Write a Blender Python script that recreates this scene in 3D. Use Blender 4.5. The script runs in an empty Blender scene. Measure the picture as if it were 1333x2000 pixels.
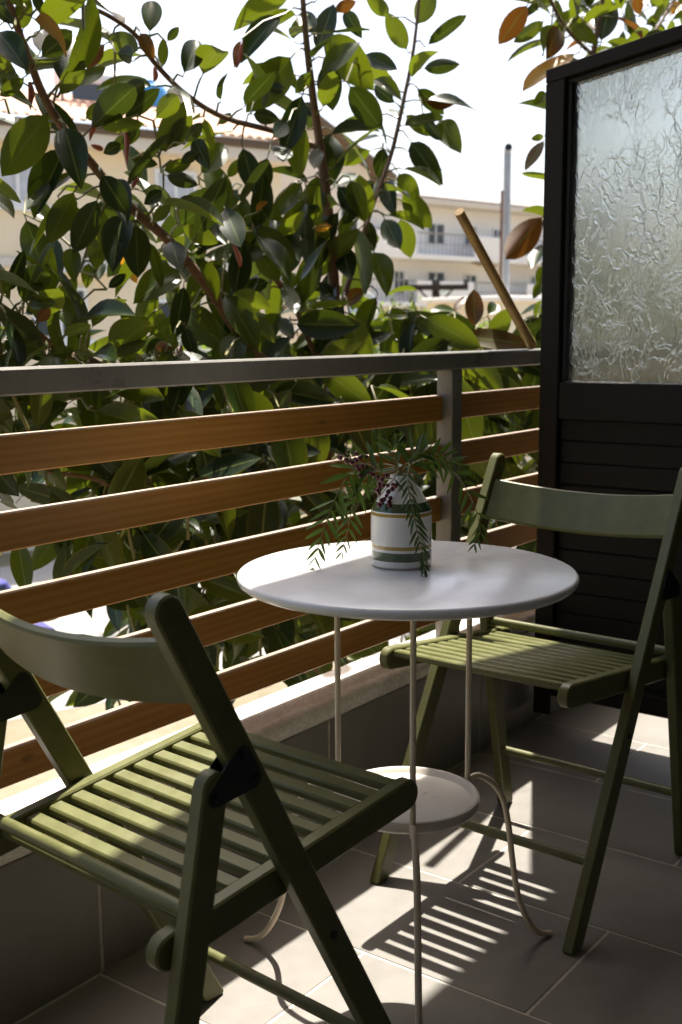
import bpy, math, random
from mathutils import Vector, Matrix, Quaternion
random.seed(7)
S = bpy.context.scene
COL = S.collection
rad = math.radians
# ------------------------------------------------------------------ camera
FPX, HC = 2259.9, 1.012           # focal length in photo pixels, eye height above the balcony floor
YAW, PITCH, ROLL = rad(36.64), rad(8.922), rad(-.3427)
Fw = Vector((math.cos(YAW)*math.cos(PITCH), math.sin(YAW)*math.cos(PITCH), -math.sin(PITCH)))
r0 = Fw.cross(Vector((0, 0, 1))).normalized(); u0 = r0.cross(Fw)
Rt = r0*math.cos(ROLL)+u0*math.sin(ROLL); Up = -r0*math.sin(ROLL)+u0*math.cos(ROLL)
CAM = Vector((0, 0, HC))
cd = bpy.data.cameras.new('camera'); cam = bpy.data.objects.new('camera', cd); COL.objects.link(cam)
cam.matrix_world = Matrix((Rt, Up, -Fw)).transposed().to_4x4(); cam.location = CAM
cd.sensor_fit = 'VERTICAL'; cd.sensor_height = 36; cd.lens = FPX/2000*36; cd.clip_start = .05; cd.clip_end = 2000
cd.dof.use_dof = True; cd.dof.focus_distance = 1.72; cd.dof.aperture_fstop = 7.1
S.camera = cam
# ------------------------------------------------------------------ world, sun, exposure
SUN = Vector((.45, .228, 1)).normalized()
w = bpy.data.worlds.new('World'); S.world = w; w.use_nodes = True
nt = w.node_tree; nt.nodes.clear()
sky = nt.nodes.new('ShaderNodeTexSky'); sky.sky_type = 'NISHITA'; sky.sun_disc = False
sky.sun_elevation = math.asin(SUN.z); sky.sun_rotation = math.atan2(SUN.x, SUN.y)
sky.air_density = 1.0; sky.dust_density = 4.5; sky.ozone_density = .8
bg = nt.nodes.new('ShaderNodeBackground'); bg.inputs[1].default_value = .12
wo = nt.nodes.new('ShaderNodeOutputWorld')
nt.links.new(sky.outputs[0], bg.inputs[0]); nt.links.new(bg.outputs[0], wo.inputs[0])
sl = bpy.data.lights.new('sun', 'SUN'); sl.energy = 5.0; sl.angle = rad(.53); sl.color = (1, .94, .84)
so = bpy.data.objects.new('sun', sl); COL.objects.link(so); so.rotation_euler = SUN.to_track_quat('Z', 'Y').to_euler()
so.location = (0, 0, 8)
S.view_settings.view_transform = 'Standard'; S.view_settings.look = 'None'
S.view_settings.gamma = 1; S.view_settings.exposure = 1.35; S.view_settings.use_curve_mapping = False

# ------------------------------------------------------------------ helpers
def ray(px, py): return Rt*((px-666.5)/FPX)-Up*((py-1000)/FPX)+Fw
def at_y(px, py, y): d = ray(px, py); return CAM+d*(y/d.y)
def at_z(px, py, z): d = ray(px, py); return CAM+d*((z-HC)/d.z)
def at_d(px, py, d): return CAM+ray(px, py)*d
def at_plane(px, py, P0, n): d = ray(px, py); return CAM+d*((P0-CAM).dot(n)/d.dot(n))

class MB:
    def __init__(s): s.v = []; s.f = []; s.uv = []
    def add(s, v, f, uv=None):
        o = len(s.v); s.v += [tuple(p) for p in v]; s.f += [tuple(i+o for i in q) for q in f]
        if uv: s.uv += uv
        return s
    def box(s, a, b, c=0.0):
        x0, y0, z0 = [min(a[i], b[i]) for i in range(3)]; x1, y1, z1 = [max(a[i], b[i]) for i in range(3)]
        if c <= 0:
            v = [(x, y, z) for z in (z0, z1) for y in (y0, y1) for x in (x0, x1)]
            return s.add(v, [(0, 2, 3, 1), (4, 5, 7, 6), (0, 1, 5, 4), (2, 6, 7, 3), (0, 4, 6, 2), (1, 3, 7, 5)])
        c = min(c, (x1-x0)*.45, (y1-y0)*.45, (z1-z0)*.45)
        V = {}; vs = []
        X = (x0, x1); Y = (y0, y1); Z = (z0, z1); sg = (1, -1)
        for i in (0, 1):
            for j in (0, 1):
                for k in (0, 1):
                    p = [X[i], Y[j], Z[k]]; d = (sg[i]*c, sg[j]*c, sg[k]*c)
                    for ax in range(3):
                        q = [p[m]+(0 if m == ax else d[m]) for m in range(3)]
                        V[i, j, k, ax] = len(vs); vs.append(q)
        f = []
        for ax in range(3):
            o = [m for m in range(3) if m != ax]
            for e in (0, 1):
                loop = []
                for (p, q) in ((0, 0), (1, 0), (1, 1), (0, 1)):
                    t = [0, 0, 0]; t[ax] = e; t[o[0]] = p; t[o[1]] = q; loop.append(V[t[0], t[1], t[2], ax])
                if (e == 0) == (ax != 1): loop.reverse()
                f.append(tuple(loop))
        for ax in range(3):
            o = [m for m in range(3) if m != ax]
            for p in (0, 1):
                for q in (0, 1):
                    t0 = [0, 0, 0]; t1 = [0, 0, 0]; t0[ax] = 0; t1[ax] = 1
                    for t in (t0, t1): t[o[0]] = p; t[o[1]] = q
                    loop = [V[tuple(t0)+(o[0],)], V[tuple(t1)+(o[0],)], V[tuple(t1)+(o[1],)], V[tuple(t0)+(o[1],)]]
                    f.append(s._orient(vs, loop, (x0+x1)/2, (y0+y1)/2, (z0+z1)/2))
        for i in (0, 1):
            for j in (0, 1):
                for k in (0, 1):
                    f.append(s._orient(vs, [V[i, j, k, 0], V[i, j, k, 1], V[i, j, k, 2]], (x0+x1)/2, (y0+y1)/2, (z0+z1)/2))
        f = [s._orient(vs, list(q), (x0+x1)/2, (y0+y1)/2, (z0+z1)/2) for q in f]
        return s.add(vs, f)
    @staticmethod
    def _orient(vs, loop, cx, cy, cz):
        a, b, c = [Vector(vs[i]) for i in loop[:3]]; n = (b-a).cross(c-a)
        m = sum((Vector(vs[i]) for i in loop), Vector())/len(loop)-Vector((cx, cy, cz))
        return tuple(loop) if n.dot(m) > 0 else tuple(reversed(loop))
    def tube(s, pts, r, seg=8, cap=True):
        pts = [Vector(p) for p in pts]; n = len(pts)
        rr = r if isinstance(r, (list, tuple)) else [r]*n
        T = [(pts[min(i+1, n-1)]-pts[max(i-1, 0)]).normalized() for i in range(n)]
        a = T[0].orthogonal().normalized(); vs = []
        for i in range(n):
            a = (a-T[i]*a.dot(T[i])).normalized(); b = T[i].cross(a)
            for k in range(seg):
                t = 2*math.pi*k/seg; vs.append(pts[i]+(a*math.cos(t)+b*math.sin(t))*rr[i])
        f = [(i*seg+k, i*seg+(k+1) % seg, (i+1)*seg+(k+1) % seg, (i+1)*seg+k) for i in range(n-1) for k in range(seg)]
        if cap: f += [tuple(reversed(range(seg))), tuple(range((n-1)*seg, n*seg))]
        return s.add(vs, f)
    def lathe(s, prof, seg=48, c=(0, 0, 0)):
        vs = []; f = []; n = len(prof)
        for (r, z) in prof:
            for k in range(seg):
                t = 2*math.pi*k/seg; vs.append((c[0]+r*math.cos(t), c[1]+r*math.sin(t), c[2]+z))
        for i in range(n-1):
            for k in range(seg): f.append((i*seg+k, i*seg+(k+1) % seg, (i+1)*seg+(k+1) % seg, (i+1)*seg+k))
        f += [tuple(reversed(range(seg))), tuple(range((n-1)*seg, n*seg))]
        return s.add(vs, f)
    def prism(s, poly, y0, y1, c=.0015):
        # convex outline poly [(u,z)] (ccw seen from -y), extruded along y with chamfered rims
        n = len(poly); P = [Vector(p) for p in poly]
        off = []
        for i in range(n):
            a, b, d = P[i-1], P[i], P[(i+1) % n]
            e1 = (b-a).normalized(); e2 = (d-b).normalized(); n1 = Vector((-e1.y, e1.x)); n2 = Vector((-e2.y, e2.x))
            m = (n1+n2).normalized(); off.append(b+m*(c/max(.4, m.dot(n1))))
        vs = []
        for (ring, y) in ((off, y0), (P, y0+c), (P, y1-c), (off, y1)):
            vs += [(p.x, y, p.y) for p in ring]
        f = [tuple(range(n)), tuple(reversed(range(3*n, 4*n)))]
        for L in range(3):
            for i in range(n): f.append((L*n+i, (L+1)*n+i, (L+1)*n+(i+1) % n, L*n+(i+1) % n))
        return s.add(vs, f)
    def mesh(s, name, mat, smooth=None):
        me = bpy.data.meshes.new(name); me.from_pydata(s.v, [], s.f)
        if s.uv:
            u = me.uv_layers.new(name='UVMap')
            for l in me.loops: u.data[l.index].uv = s.uv[l.vertex_index]
        me.materials.append(mat)
        if smooth is not None:
            me.shade_smooth(); me.set_sharp_from_angle(angle=rad(smooth))
        me.update(); return me
    def build(s, name, mat, parent=None, smooth=None, kind=None):
        o = bpy.data.objects.new(name, s.mesh(name, mat, smooth)); COL.objects.link(o)
        if parent: o.parent = parent
        if kind: o['kind'] = kind
        return o
def inst(name, me, parent, loc=(0, 0, 0), rot=None, scale=None):
    o = bpy.data.objects.new(name, me); COL.objects.link(o); o.parent = parent; o.location = loc
    if rot is not None: o.rotation_mode = 'QUATERNION'; o.rotation_quaternion = rot
    if scale is not None: o.scale = scale
    return o
def thing(name, label, cat, loc=(0, 0, 0), rz=0, group=None):
    o = bpy.data.objects.new(name, None); COL.objects.link(o); o.empty_display_size = .1
    o.location = loc; o.rotation_euler = (0, 0, rz); return tag(o, label, cat, group)
def tag(o, label, cat, group=None):
    o['label'] = label; o['category'] = cat
    if group: o['group'] = group
    return o
def copy_thing(root, loc, rz, label):
    r = root.copy(); COL.objects.link(r); r.location = loc; r.rotation_euler = (0, 0, rz); r['label'] = label
    for ch in root.children:
        c = ch.copy(); COL.objects.link(c); c.parent = r
        for g in ch.children:
            d = g.copy(); COL.objects.link(d); d.parent = c
    return r
def smoothpath(pts, n=6):
    pts = [Vector(p) for p in pts]; out = []
    P = [pts[0]*2-pts[1]]+pts+[pts[-1]*2-pts[-2]]
    for i in range(1, len(P)-2):
        for k in range(n):
            t = k/n; a, b, c, d = P[i-1], P[i], P[i+1], P[i+2]
            out.append(.5*((2*b)+(c-a)*t+(2*a-5*b+4*c-d)*t*t+(3*b-a-3*c+d)*t**3))
    out.append(pts[-1]); return out

# ------------------------------------------------------------------ materials
class NT:
    def __init__(s, name):
        s.m = bpy.data.materials.new(name); s.m.use_nodes = True; s.t = s.m.node_tree; s.t.nodes.clear()
        s.out = s.n('OutputMaterial')
    def n(s, t, **kw):
        nd = s.t.nodes.new('ShaderNode'+t)
        for k, v in kw.items(): setattr(nd, k, v)
        return nd
    def l(s, a, b): s.t.links.new(a, b)
    def set(s, sock, v):
        if hasattr(v, 'is_output') or isinstance(v, bpy.types.NodeSocket): s.l(v, sock)
        else: sock.default_value = v
    def math(s, op, a, b=0.0, c=0.0):
        nd = s.n('Math', operation=op)
        for i, v in enumerate((a, b, c)): s.set(nd.inputs[i], v)
        return nd.outputs[0]
    def mix(s, fac, a, b, mode='MIX'):
        nd = s.n('Mix', data_type='RGBA', blend_type=mode)
        s.set(nd.inputs[0], fac)
        s.set(nd.inputs[6], a if not isinstance(a, tuple) else (*a[:3], 1)); s.set(nd.inputs[7], b if not isinstance(b, tuple) else (*b[:3], 1))
        return nd.outputs[2]
    def ramp(s, fac, stops, interp='LINEAR'):
        nd = s.n('ValToRGB'); cr = nd.color_ramp; cr.interpolation = interp
        while len(cr.elements) < len(stops): cr.elements.new(.5)
        for e, (p, c) in zip(cr.elements, stops): e.position = p; e.color = (*c, 1) if len(c) == 3 else c
        s.l(fac, nd.inputs[0]); return nd.outputs[0]
    def coord(s, which='Object', scale=(1, 1, 1), rot=(0, 0, 0)):
        tc = s.n('TexCoord'); mp = s.n('Mapping'); mp.inputs['Scale'].default_value = scale; mp.inputs['Rotation'].default_value = rot
        s.l(tc.outputs[which], mp.inputs[0]); return mp.outputs[0]
    def wpos(s, scale=(1, 1, 1)):
        g = s.n('NewGeometry'); mp = s.n('Mapping'); mp.inputs['Scale'].default_value = scale
        s.l(g.outputs['Position'], mp.inputs[0]); return mp.outputs[0]
    def noise(s, vec, scale, detail=4, rough=.55, dist=0):
        nd = s.n('TexNoise'); s.l(vec, nd.inputs['Vector']); nd.inputs['Scale'].default_value = scale
        nd.inputs['Detail'].default_value = detail; nd.inputs['Roughness'].default_value = rough; nd.inputs['Distortion'].default_value = dist
        return nd.outputs[0]
    def bump(s, h, strength=.3, dist=.002):
        nd = s.n('Bump'); nd.inputs['Strength'].default_value = strength; nd.inputs['Distance'].default_value = dist
        s.l(h, nd.inputs['Height']); return nd.outputs[0]
    def pbr(s, col, rough=.5, normal=None, metallic=0, spec=.5, coat=0, **kw):
        p = s.n('BsdfPrincipled'); s.set(p.inputs['Base Color'], (*col, 1) if isinstance(col, tuple) else col)
        s.set(p.inputs['Roughness'], rough); s.set(p.inputs['Metallic'], metallic); p.inputs['Specular IOR Level'].default_value = spec
        p.inputs['Coat Weight'].default_value = coat
        if normal: s.l(normal, p.inputs['Normal'])
        for k, v in kw.items(): s.set(p.inputs[k.replace('_', ' ')], v)
        return p.outputs[0]
    def done(s, sh): s.l(sh, s.out.inputs[0]); return s.m

def simple(name, col, rough=.5, var=.12, scale=20, bump=.1, metallic=0, spec=.5, coat=0, dist=.001):
    t = NT(name); v = t.wpos(); n1 = t.noise(v, scale); n2 = t.noise(v, scale*12, 3)
    f = t.math('ADD', t.math('MULTIPLY', n1, .7), t.math('MULTIPLY', n2, .3))
    dark = tuple(c*(1-var) for c in col); light = tuple(min(1, c*(1+var)) for c in col)
    c = t.ramp(f, [(.3, dark), (.7, light)])
    r = t.math('ADD', t.math('MULTIPLY', n1, .16), rough-.08)
    return t.done(t.pbr(c, r, t.bump(n2, bump, dist), metallic, spec, coat))

M = {}
def olive_mat():
    t = NT('olive_paint'); tc = t.n('TexCoord'); v = t.wpos(); n1 = t.noise(v, 26, 5, .65); n2 = t.noise(v, 380, 3); n3 = t.noise(v, 70, 4, .7)
    c = t.ramp(n1, [(.3, (.098, .101, .030)), (.7, (.136, .138, .043))])
    chip = t.ramp(n3, [(.735, (0, 0, 0)), (.755, (1, 1, 1))]); c = t.mix(t.math('MULTIPLY', chip, .45), c, (.30, .27, .15))
    dust = t.ramp(t.noise(v, 9, 5, .7), [(.5, (0, 0, 0)), (.8, (1, 1, 1))]); c = t.mix(t.math('MULTIPLY', dust, .22), c, (.24, .22, .16))
    r = t.math('ADD', t.math('MULTIPLY', n1, .3), .28)
    return t.done(t.pbr(c, r, t.bump(t.math('ADD', t.math('MULTIPLY', n2, .5), n3), .16, .001), spec=.42))
M['olive'] = olive_mat()
M['black_metal'] = simple('black_metal', (.012, .012, .011), .45, .2, 40, .1)
M['cream_metal'] = simple('cream_metal', (.72, .62, .46), .42, .07, 60, .08)
M['rail_metal'] = simple('brown_grey_metal', (.23, .22, .195), .30, .22, 9, .15, spec=.6)
M['screen'] = simple('dark_brown_paint', (.018, .0135, .008), .6, .2, 18, .15, spec=.25)
M['gasket'] = simple('black_rubber', (.01, .01, .01), .6)
M['concrete'] = simple('grey_grout', (.48, .45, .39), .9, .3, 14, .3)
M['paint_white'] = simple('warm_white_render', (.36, .35, .33), .85, .05, 8, .2)
M['paint_tan'] = simple('tan_render', (.13, .122, .11), .85, .05, 8, .2)
M['bark'] = simple('bark', (.16, .09, .045), .75, .35, 45, .5, dist=.004)
M['twig'] = simple('green_twig', (.17, .16, .045), .5, .3, 60, .2)
M['bamboo'] = simple('stick_wood', (.33, .20, .06), .5, .4, 22, .2)

def tile_mat():
    t = NT('grey_porcelain_tile'); v = t.wpos(); oi = t.n('ObjectInfo')
    n1 = t.noise(v, 6, 5, .6); n2 = t.noise(v, 170, 3, .7); n3 = t.noise(v, 28, 4)
    f = t.math('ADD', t.math('MULTIPLY', n1, .55), t.math('MULTIPLY', n3, .35))
    c = t.ramp(f, [(.3, (.182, .171, .155)), (.65, (.245, .231, .209))])
    c = t.mix(t.math('MULTIPLY', n2, .25), c, (.13, .115, .1))
    c = t.mix(t.math('MULTIPLY', oi.outputs['Random'], .22), c, (.25, .228, .195))
    st = t.ramp(t.noise(v, 2.3, 6, .7, .8), [(.52, (0, 0, 0)), (.72, (1, 1, 1))]); c = t.mix(t.math('MULTIPLY', st, .35), c, (.115, .10, .085))
    sk = t.ramp(t.noise(v, 420, 1), [(.74, (0, 0, 0)), (.79, (1, 1, 1))]); c = t.mix(t.math('MULTIPLY', sk, .6), c, (.07, .06, .05))
    r = t.math('ADD', t.math('MULTIPLY', n3, .2), .36)
    return t.done(t.pbr(c, r, t.bump(n2, .12, .0006), spec=.4))
M['tile'] = tile_mat()
def slat_mat(name, a, b, c_):
    t = NT(name); oi = t.n('ObjectInfo')
    g = t.n('NewGeometry'); mp = t.n('Mapping'); t.l(g.outputs['Position'], mp.inputs[0])
    off = t.n('CombineXYZ'); t.l(t.math('MULTIPLY', oi.outputs['Random'], 40), off.inputs[0]); t.l(t.math('MULTIPLY', oi.outputs['Random'], 7), off.inputs[2])
    t.l(off.outputs[0], mp.inputs['Location']); mp.inputs['Scale'].default_value = (1.6, 30, 30)
    v = mp.outputs[0]
    n1 = t.noise(v, 1.6, 5, .6, .6); n2 = t.noise(v, 7, 4, .7, .4)
    wv = t.n('TexWave', wave_type='BANDS', bands_direction='Z'); t.l(v, wv.inputs[0]); wv.inputs['Scale'].default_value = .8; wv.inputs['Distortion'].default_value = 6; wv.inputs['Detail'].default_value = 2; wv.inputs['Detail Scale'].default_value = .7
    f = t.math('ADD', t.math('ADD', t.math('MULTIPLY', n1, .5), t.math('MULTIPLY', n2, .3)), t.math('MULTIPLY', wv.outputs[0], .2))
    col = t.ramp(f, [(.32, a), (.5, b), (.7, c_)])
    mp2 = t.n('Mapping'); t.l(g.outputs['Position'], mp2.inputs[0]); mp2.inputs['Scale'].default_value = (9, 9, 22); t.l(off.outputs[0], mp2.inputs['Location'])
    vo = t.n('TexVoronoi'); t.l(mp2.outputs[0], vo.inputs[0]); vo.inputs['Scale'].default_value = .7
    kn = t.ramp(vo.outputs['Distance'], [(.05, (1, 1, 1)), (.12, (0, 0, 0))])
    col = t.mix(t.math('MULTIPLY', kn, .55), col, tuple(x*.35 for x in a))
    return t.done(t.pbr(col, t.math('ADD', t.math('MULTIPLY', n2, .2), .42), t.bump(f, .25, .0012), spec=.35))
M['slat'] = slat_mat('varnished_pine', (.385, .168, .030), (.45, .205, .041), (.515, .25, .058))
M['slat_top'] = slat_mat('pale_pine', (.36, .25, .18), (.46, .34, .25), (.55, .43, .33))  # paler pine for the upward faces of the slats
def marble_mat(name, base, vein, scale, amt, rough, stretch=(1, 1, 1)):
    t = NT(name); v = t.wpos(stretch)
    n0 = t.noise(v, scale*.6, 5, .6, 1.2); n1 = t.noise(v, scale, 6, .65, 1.5); n2 = t.noise(v, scale*5, 4)
    ve = t.math('ABSOLUTE', t.math('SUBTRACT', n1, .5)); ve = t.ramp(ve, [(0, (1, 1, 1)), (.09, (0, 0, 0))])
    cl = t.ramp(n0, [(.45, (0, 0, 0)), (.75, (1, 1, 1))])
    c = t.mix(t.math('MULTIPLY', ve, amt), base, vein); c = t.mix(t.math('MULTIPLY', cl, amt), c, vein)
    return t.done(t.pbr(c, t.math('ADD', t.math('MULTIPLY', n2, .08), rough), t.bump(n2, .03, .0005)))
M['table'] = marble_mat('white_marble', (.82, .81, .80), (.6, .61, .63), 7, .2, .15)
M['tray'] = simple('cream_tray', (.78, .73, .66), .3, .03, 30, .05)
M['coping'] = marble_mat('beige_grey_marble', (.88, .85, .80), (.50, .38, .28), 24, .42, .42, (1, 1.5, 1.5))

def vase_mat():
    t = NT('striped_ceramic'); tc = t.n('TexCoord'); sp = t.n('SeparateXYZ'); t.l(tc.outputs['Object'], sp.inputs[0])
    nz = t.noise(tc.outputs['Object'], 28, 3)
    z = t.math('ADD', sp.outputs[2], t.math('MULTIPLY', t.math('SUBTRACT', nz, .5), .0016))
    f = t.math('DIVIDE', z, .135)
    W = (.84, .82, .77); G = (.026, .07, .012); Y = (.42, .27, .03)
    st = [(0, (.5, .42, .33)), (.02, W), (.088, G), (.185, W), (.215, Y), (.255, W), (.575, Y), (.612, W), (.628, G), (.72, W)]
    c = t.ramp(f, st, 'CONSTANT')
    n = t.noise(tc.outputs['Object'], 60, 3)
    c = t.mix(t.math('MULTIPLY', n, .10), c, (.7, .66, .58))
    return t.done(t.pbr(c, .16, t.bump(n, .06, .001), spec=.5, coat=.4))
M['vase'] = vase_mat()
def glass_mat():
    t = NT('patterned_glass'); v = t.wpos((1, 1, .55))
    nd = t.n('TexNoise'); t.l(v, nd.inputs['Vector']); nd.inputs['Scale'].default_value = 16; nd.inputs['Detail'].default_value = 3
    vm = t.n('VectorMath', operation='MULTIPLY_ADD'); t.l(nd.outputs['Color'], vm.inputs[0]); vm.inputs[1].default_value = (.085, .085, .085); t.l(v, vm.inputs[2])
    hs = []
    for sc, wd in ((34, .055), (70, .08)):
        vo = t.n('TexVoronoi', feature='DISTANCE_TO_EDGE'); t.l(vm.outputs[0], vo.inputs['Vector']); vo.inputs['Scale'].default_value = sc
        hs.append(t.ramp(vo.outputs['Distance'], [(0, (1, 1, 1)), (wd, (0, 0, 0))], 'EASE'))
    mk = t.ramp(t.noise(v, 9, 2), [(.45, (0, 0, 0)), (.6, (1, 1, 1))])
    mk2 = t.ramp(t.noise(v, 13, 2), [(.36, (0, 0, 0)), (.5, (1, 1, 1))])
    h = t.math('ADD', t.math('MULTIPLY', hs[0], mk2), t.math('MULTIPLY', t.math('MULTIPLY', hs[1], mk), .7))
    h = t.math('ADD', h, t.math('MULTIPLY', t.noise(v, 40, 2), .12))
    b = t.bump(h, .8, .0008)
    p = t.pbr((.50, .52, .50), .24, b, spec=.5, Transmission_Weight=1.0, IOR=1.45)
    return t.done(p)
M['glass'] = glass_mat()

def leaf_mat(name, tops, under, trans, tw=.38, rough=.3):
    t = NT(name); oi = t.n('ObjectInfo'); g = t.n('NewGeometry')
    rnd = t.math('FRACT', t.math('ADD', oi.outputs['Random'], g.outputs['Random Per Island']))
    uv = t.n('UVMap'); sp = t.n('SeparateXYZ'); t.l(uv.outputs[0], sp.inputs[0])
    ax = t.math('ABSOLUTE', t.math('SUBTRACT', sp.outputs[0], .5))
    rib = t.ramp(ax, [(.01, (1, 1, 1)), (.05, (0, 0, 0))])
    edge = t.ramp(ax, [(.44, (0, 0, 0)), (.5, (1, 1, 1))])
    mp = t.n('Mapping'); t.l(uv.outputs[0], mp.inputs[0]); mp.inputs['Scale'].default_value = (4, 9, 1)
    n = t.noise(mp.outputs[0], 1.2, 4)
    top = t.ramp(rnd, [(0, tops[0]), (.5, tops[1]), (1, tops[2])])
    top = t.mix(t.math('MULTIPLY', n, .4), top, tuple(x*.6 for x in tops[0]))
    top = t.mix(t.math('MULTIPLY', rib, .75), top, (.15, .19, .06))
    und = t.mix(t.math('MULTIPLY', n, .3), under, tuple(x*.6 for x in under))
    und = t.mix(t.math('MULTIPLY', rib, .4), und, (.2, .2, .08))
    c = t.mix(g.outputs['Backfacing'], top, und)
    c = t.mix(t.math('MULTIPLY', edge, .35), c, (.22, .16, .03))
    tc = t.mix(rnd, trans, tuple(x*.7 for x in trans)); tc = t.mix(t.math('MULTIPLY', rib, .5), tc, (.10, .14, .02))
    # side veins as fine relief
    wv = t.n('TexWave', wave_type='BANDS', bands_direction='Y'); mv = t.n('Mapping'); t.l(uv.outputs[0], mv.inputs[0]); t.l(mv.outputs[0], wv.inputs[0])
    wv.inputs['Scale'].default_value = 7; wv.inputs['Distortion'].default_value = .6
    b = t.bump(wv.outputs[0], .10, .002)
    pr = t.n('BsdfPrincipled'); t.l(c, pr.inputs['Base Color']); t.set(pr.inputs['Roughness'], t.math('ADD', t.math('MULTIPLY', g.outputs['Backfacing'], .2), rough)); pr.inputs['Specular IOR Level'].default_value = .32; t.l(b, pr.inputs['Normal'])
    tr = t.n('BsdfTranslucent'); t.l(tc, tr.inputs[0])
    ms = t.n('MixShader'); ms.inputs[0].default_value = tw; t.l(pr.outputs[0], ms.inputs[1]); t.l(tr.outputs[0], ms.inputs[2])
    return t.done(ms.outputs[0])
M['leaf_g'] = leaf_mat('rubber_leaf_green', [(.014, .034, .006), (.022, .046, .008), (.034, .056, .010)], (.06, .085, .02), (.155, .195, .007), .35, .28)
M['leaf_d'] = leaf_mat('rubber_leaf_shaded_green', [(.008, .022, .006), (.012, .030, .007), (.018, .040, .009)], (.03, .045, .012), (.05, .075, .004), .24, .36)  # darker copy of the leaf green; shade from other leaves put into the colour
M['leaf_y'] = leaf_mat('rubber_leaf_yellow', [(.35, .20, .02), (.42, .24, .03), (.38, .16, .02)], (.36, .19, .03), (.55, .26, .015), .4, .4)
M['leaf_r'] = leaf_mat('rubber_leaf_rust', [(.05, .06, .015), (.09, .06, .018), (.14, .06, .02)], (.13, .055, .016), (.22, .08, .008), .28, .35)
M['leaflet'] = leaf_mat('pepper_leaflet', [(.03, .06, .018), (.04, .075, .022), (.05, .09, .03)], (.08, .11, .05), (.10, .17, .02), .3, .4)
M['far_leaf'] = leaf_mat('far_leaf', [(.05, .10, .015), (.07, .13, .02), (.09, .15, .025)], (.09, .14, .03), (.25, .38, .03), .45, .4)
M['berry'] = simple('dark_red_berry', (.11, .009, .016), .3, .3, 90, .1)
M['sheath'] = simple('leaf_sheath', (.36, .10, .05), .45, .3, 60, .1)

# ------------------------------------------------------------------ setting: ground, street
def ground_mat():
    t = NT('pale_ground'); v = t.wpos(); n1 = t.noise(v, .35, 5, .6); n2 = t.noise(v, 9, 4, .7)
    f = t.math('ADD', t.math('MULTIPLY', n1, .6), t.math('MULTIPLY', n2, .4))
    c = t.ramp(f, [(.3, (.13, .11, .06)), (.55, (.20, .17, .11)), (.75, (.27, .24, .19))])
    return t.done(t.pbr(c, .9, t.bump(n2, .3, .01)))
ZG = -3.4
g = MB(); g.add([(-300, -300, ZG), (500, -300, ZG), (500, 500, ZG), (-300, 500, ZG)], [(0, 1, 2, 3)])
go = g.build('ground', ground_mat()); go['kind'] = 'structure'
E1 = rad(-19.8)     # direction of the street and of the house fronts
ex = Vector((math.cos(E1), math.sin(E1), 0)); ey = Vector((-ex.y, ex.x, 0))
rm = simple('street_concrete', (.27, .255, .235), .9, .1, 3, .3)
st = None
c0 = Vector((11.5, 12.6, 0))
def strip(name, a, b, z, mat):
    m = MB(); m.add([c0+ex*-60+ey*a+Vector((0, 0, z)), c0+ex*90+ey*a+Vector((0, 0, z)), c0+ex*90+ey*b+Vector((0, 0, z)), c0+ex*-60+ey*b+Vector((0, 0, z))], [(0, 1, 2, 3)])
    o = m.build(name, mat); o['kind'] = 'structure'; return o
strip('road', -3.0, 3.2, ZG+.006, rm)
def kerb(name, a, b, mat):
    m = MB(); m.box((-60, a, ZG), (90, b, ZG+.13), .02)
    o = m.build(name, mat); o.location = (c0.x, c0.y, 0); o.rotation_euler = (0, 0, E1); o['kind'] = 'structure'; return o
kerb('pavement', 3.2, 5.2, simple('pavement_slabs', (.30, .285, .26), .9, .12, 5, .3))
# ------------------------------------------------------------------ balcony floor with tiles
fl = MB(); fl.box((-1.8, -.9, -.16), (5.2, 1.335, -.0009)); flo = fl.build('balcony_floor', M['concrete']); flo['kind'] = 'structure'
tw, tl, gap = .2965*1.012, .6, .0048
x_ref, y_ref = 1.426*1.012, .726*1.012
tm = MB(); tm.box((0, 0, -.009), (tw-gap, tl-gap, 0), .0012); tme = tm.mesh('floor_tile', M['tile'])
cache = {}
for i in range(-11, 13):
    x0 = x_ref+i*tw; off = 0 if i % 2 == 0 else .2935*1.012
    for j in range(-3, 3):
        y0 = y_ref+off+j*tl; y1 = min(y0+tl, 1.335+gap)
        a = max(y0, -.88)
        if y1-a < .03 or x0 > 4.9: continue
        ln = y1-a
        key = round(ln, 3)
        if key not in cache:
            q = MB(); q.box((0, 0, -.009), (tw-gap, ln-gap, 0), .0012); cache[key] = q.mesh('floor_tile', M['tile'])
        inst('floor_tile', cache[key], flo, (x0, a, random.uniform(-.0004, .0003)))
# ------------------------------------------------------------------ parapet wall with tiles and marble coping
pw = thing('parapet_wall', 'low parapet wall faced with grey tiles under a pale marble coping', 'wall', (0, 1.34, 0))
q = MB(); q.box((-1.8, -.0046, -.158), (5.2, .11, .248)); q.build('wall_core', M['concrete'], pw)
q = MB(); q.box((0, -.006, 0), (.6-gap, -.0048, .2468), .0012); wt = q.mesh('wall_tile', M['tile'])
for i in range(-5, 7): inst('wall_tile', wt, pw, (1.149+i*.6025+gap/2, 0, .001))
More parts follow.
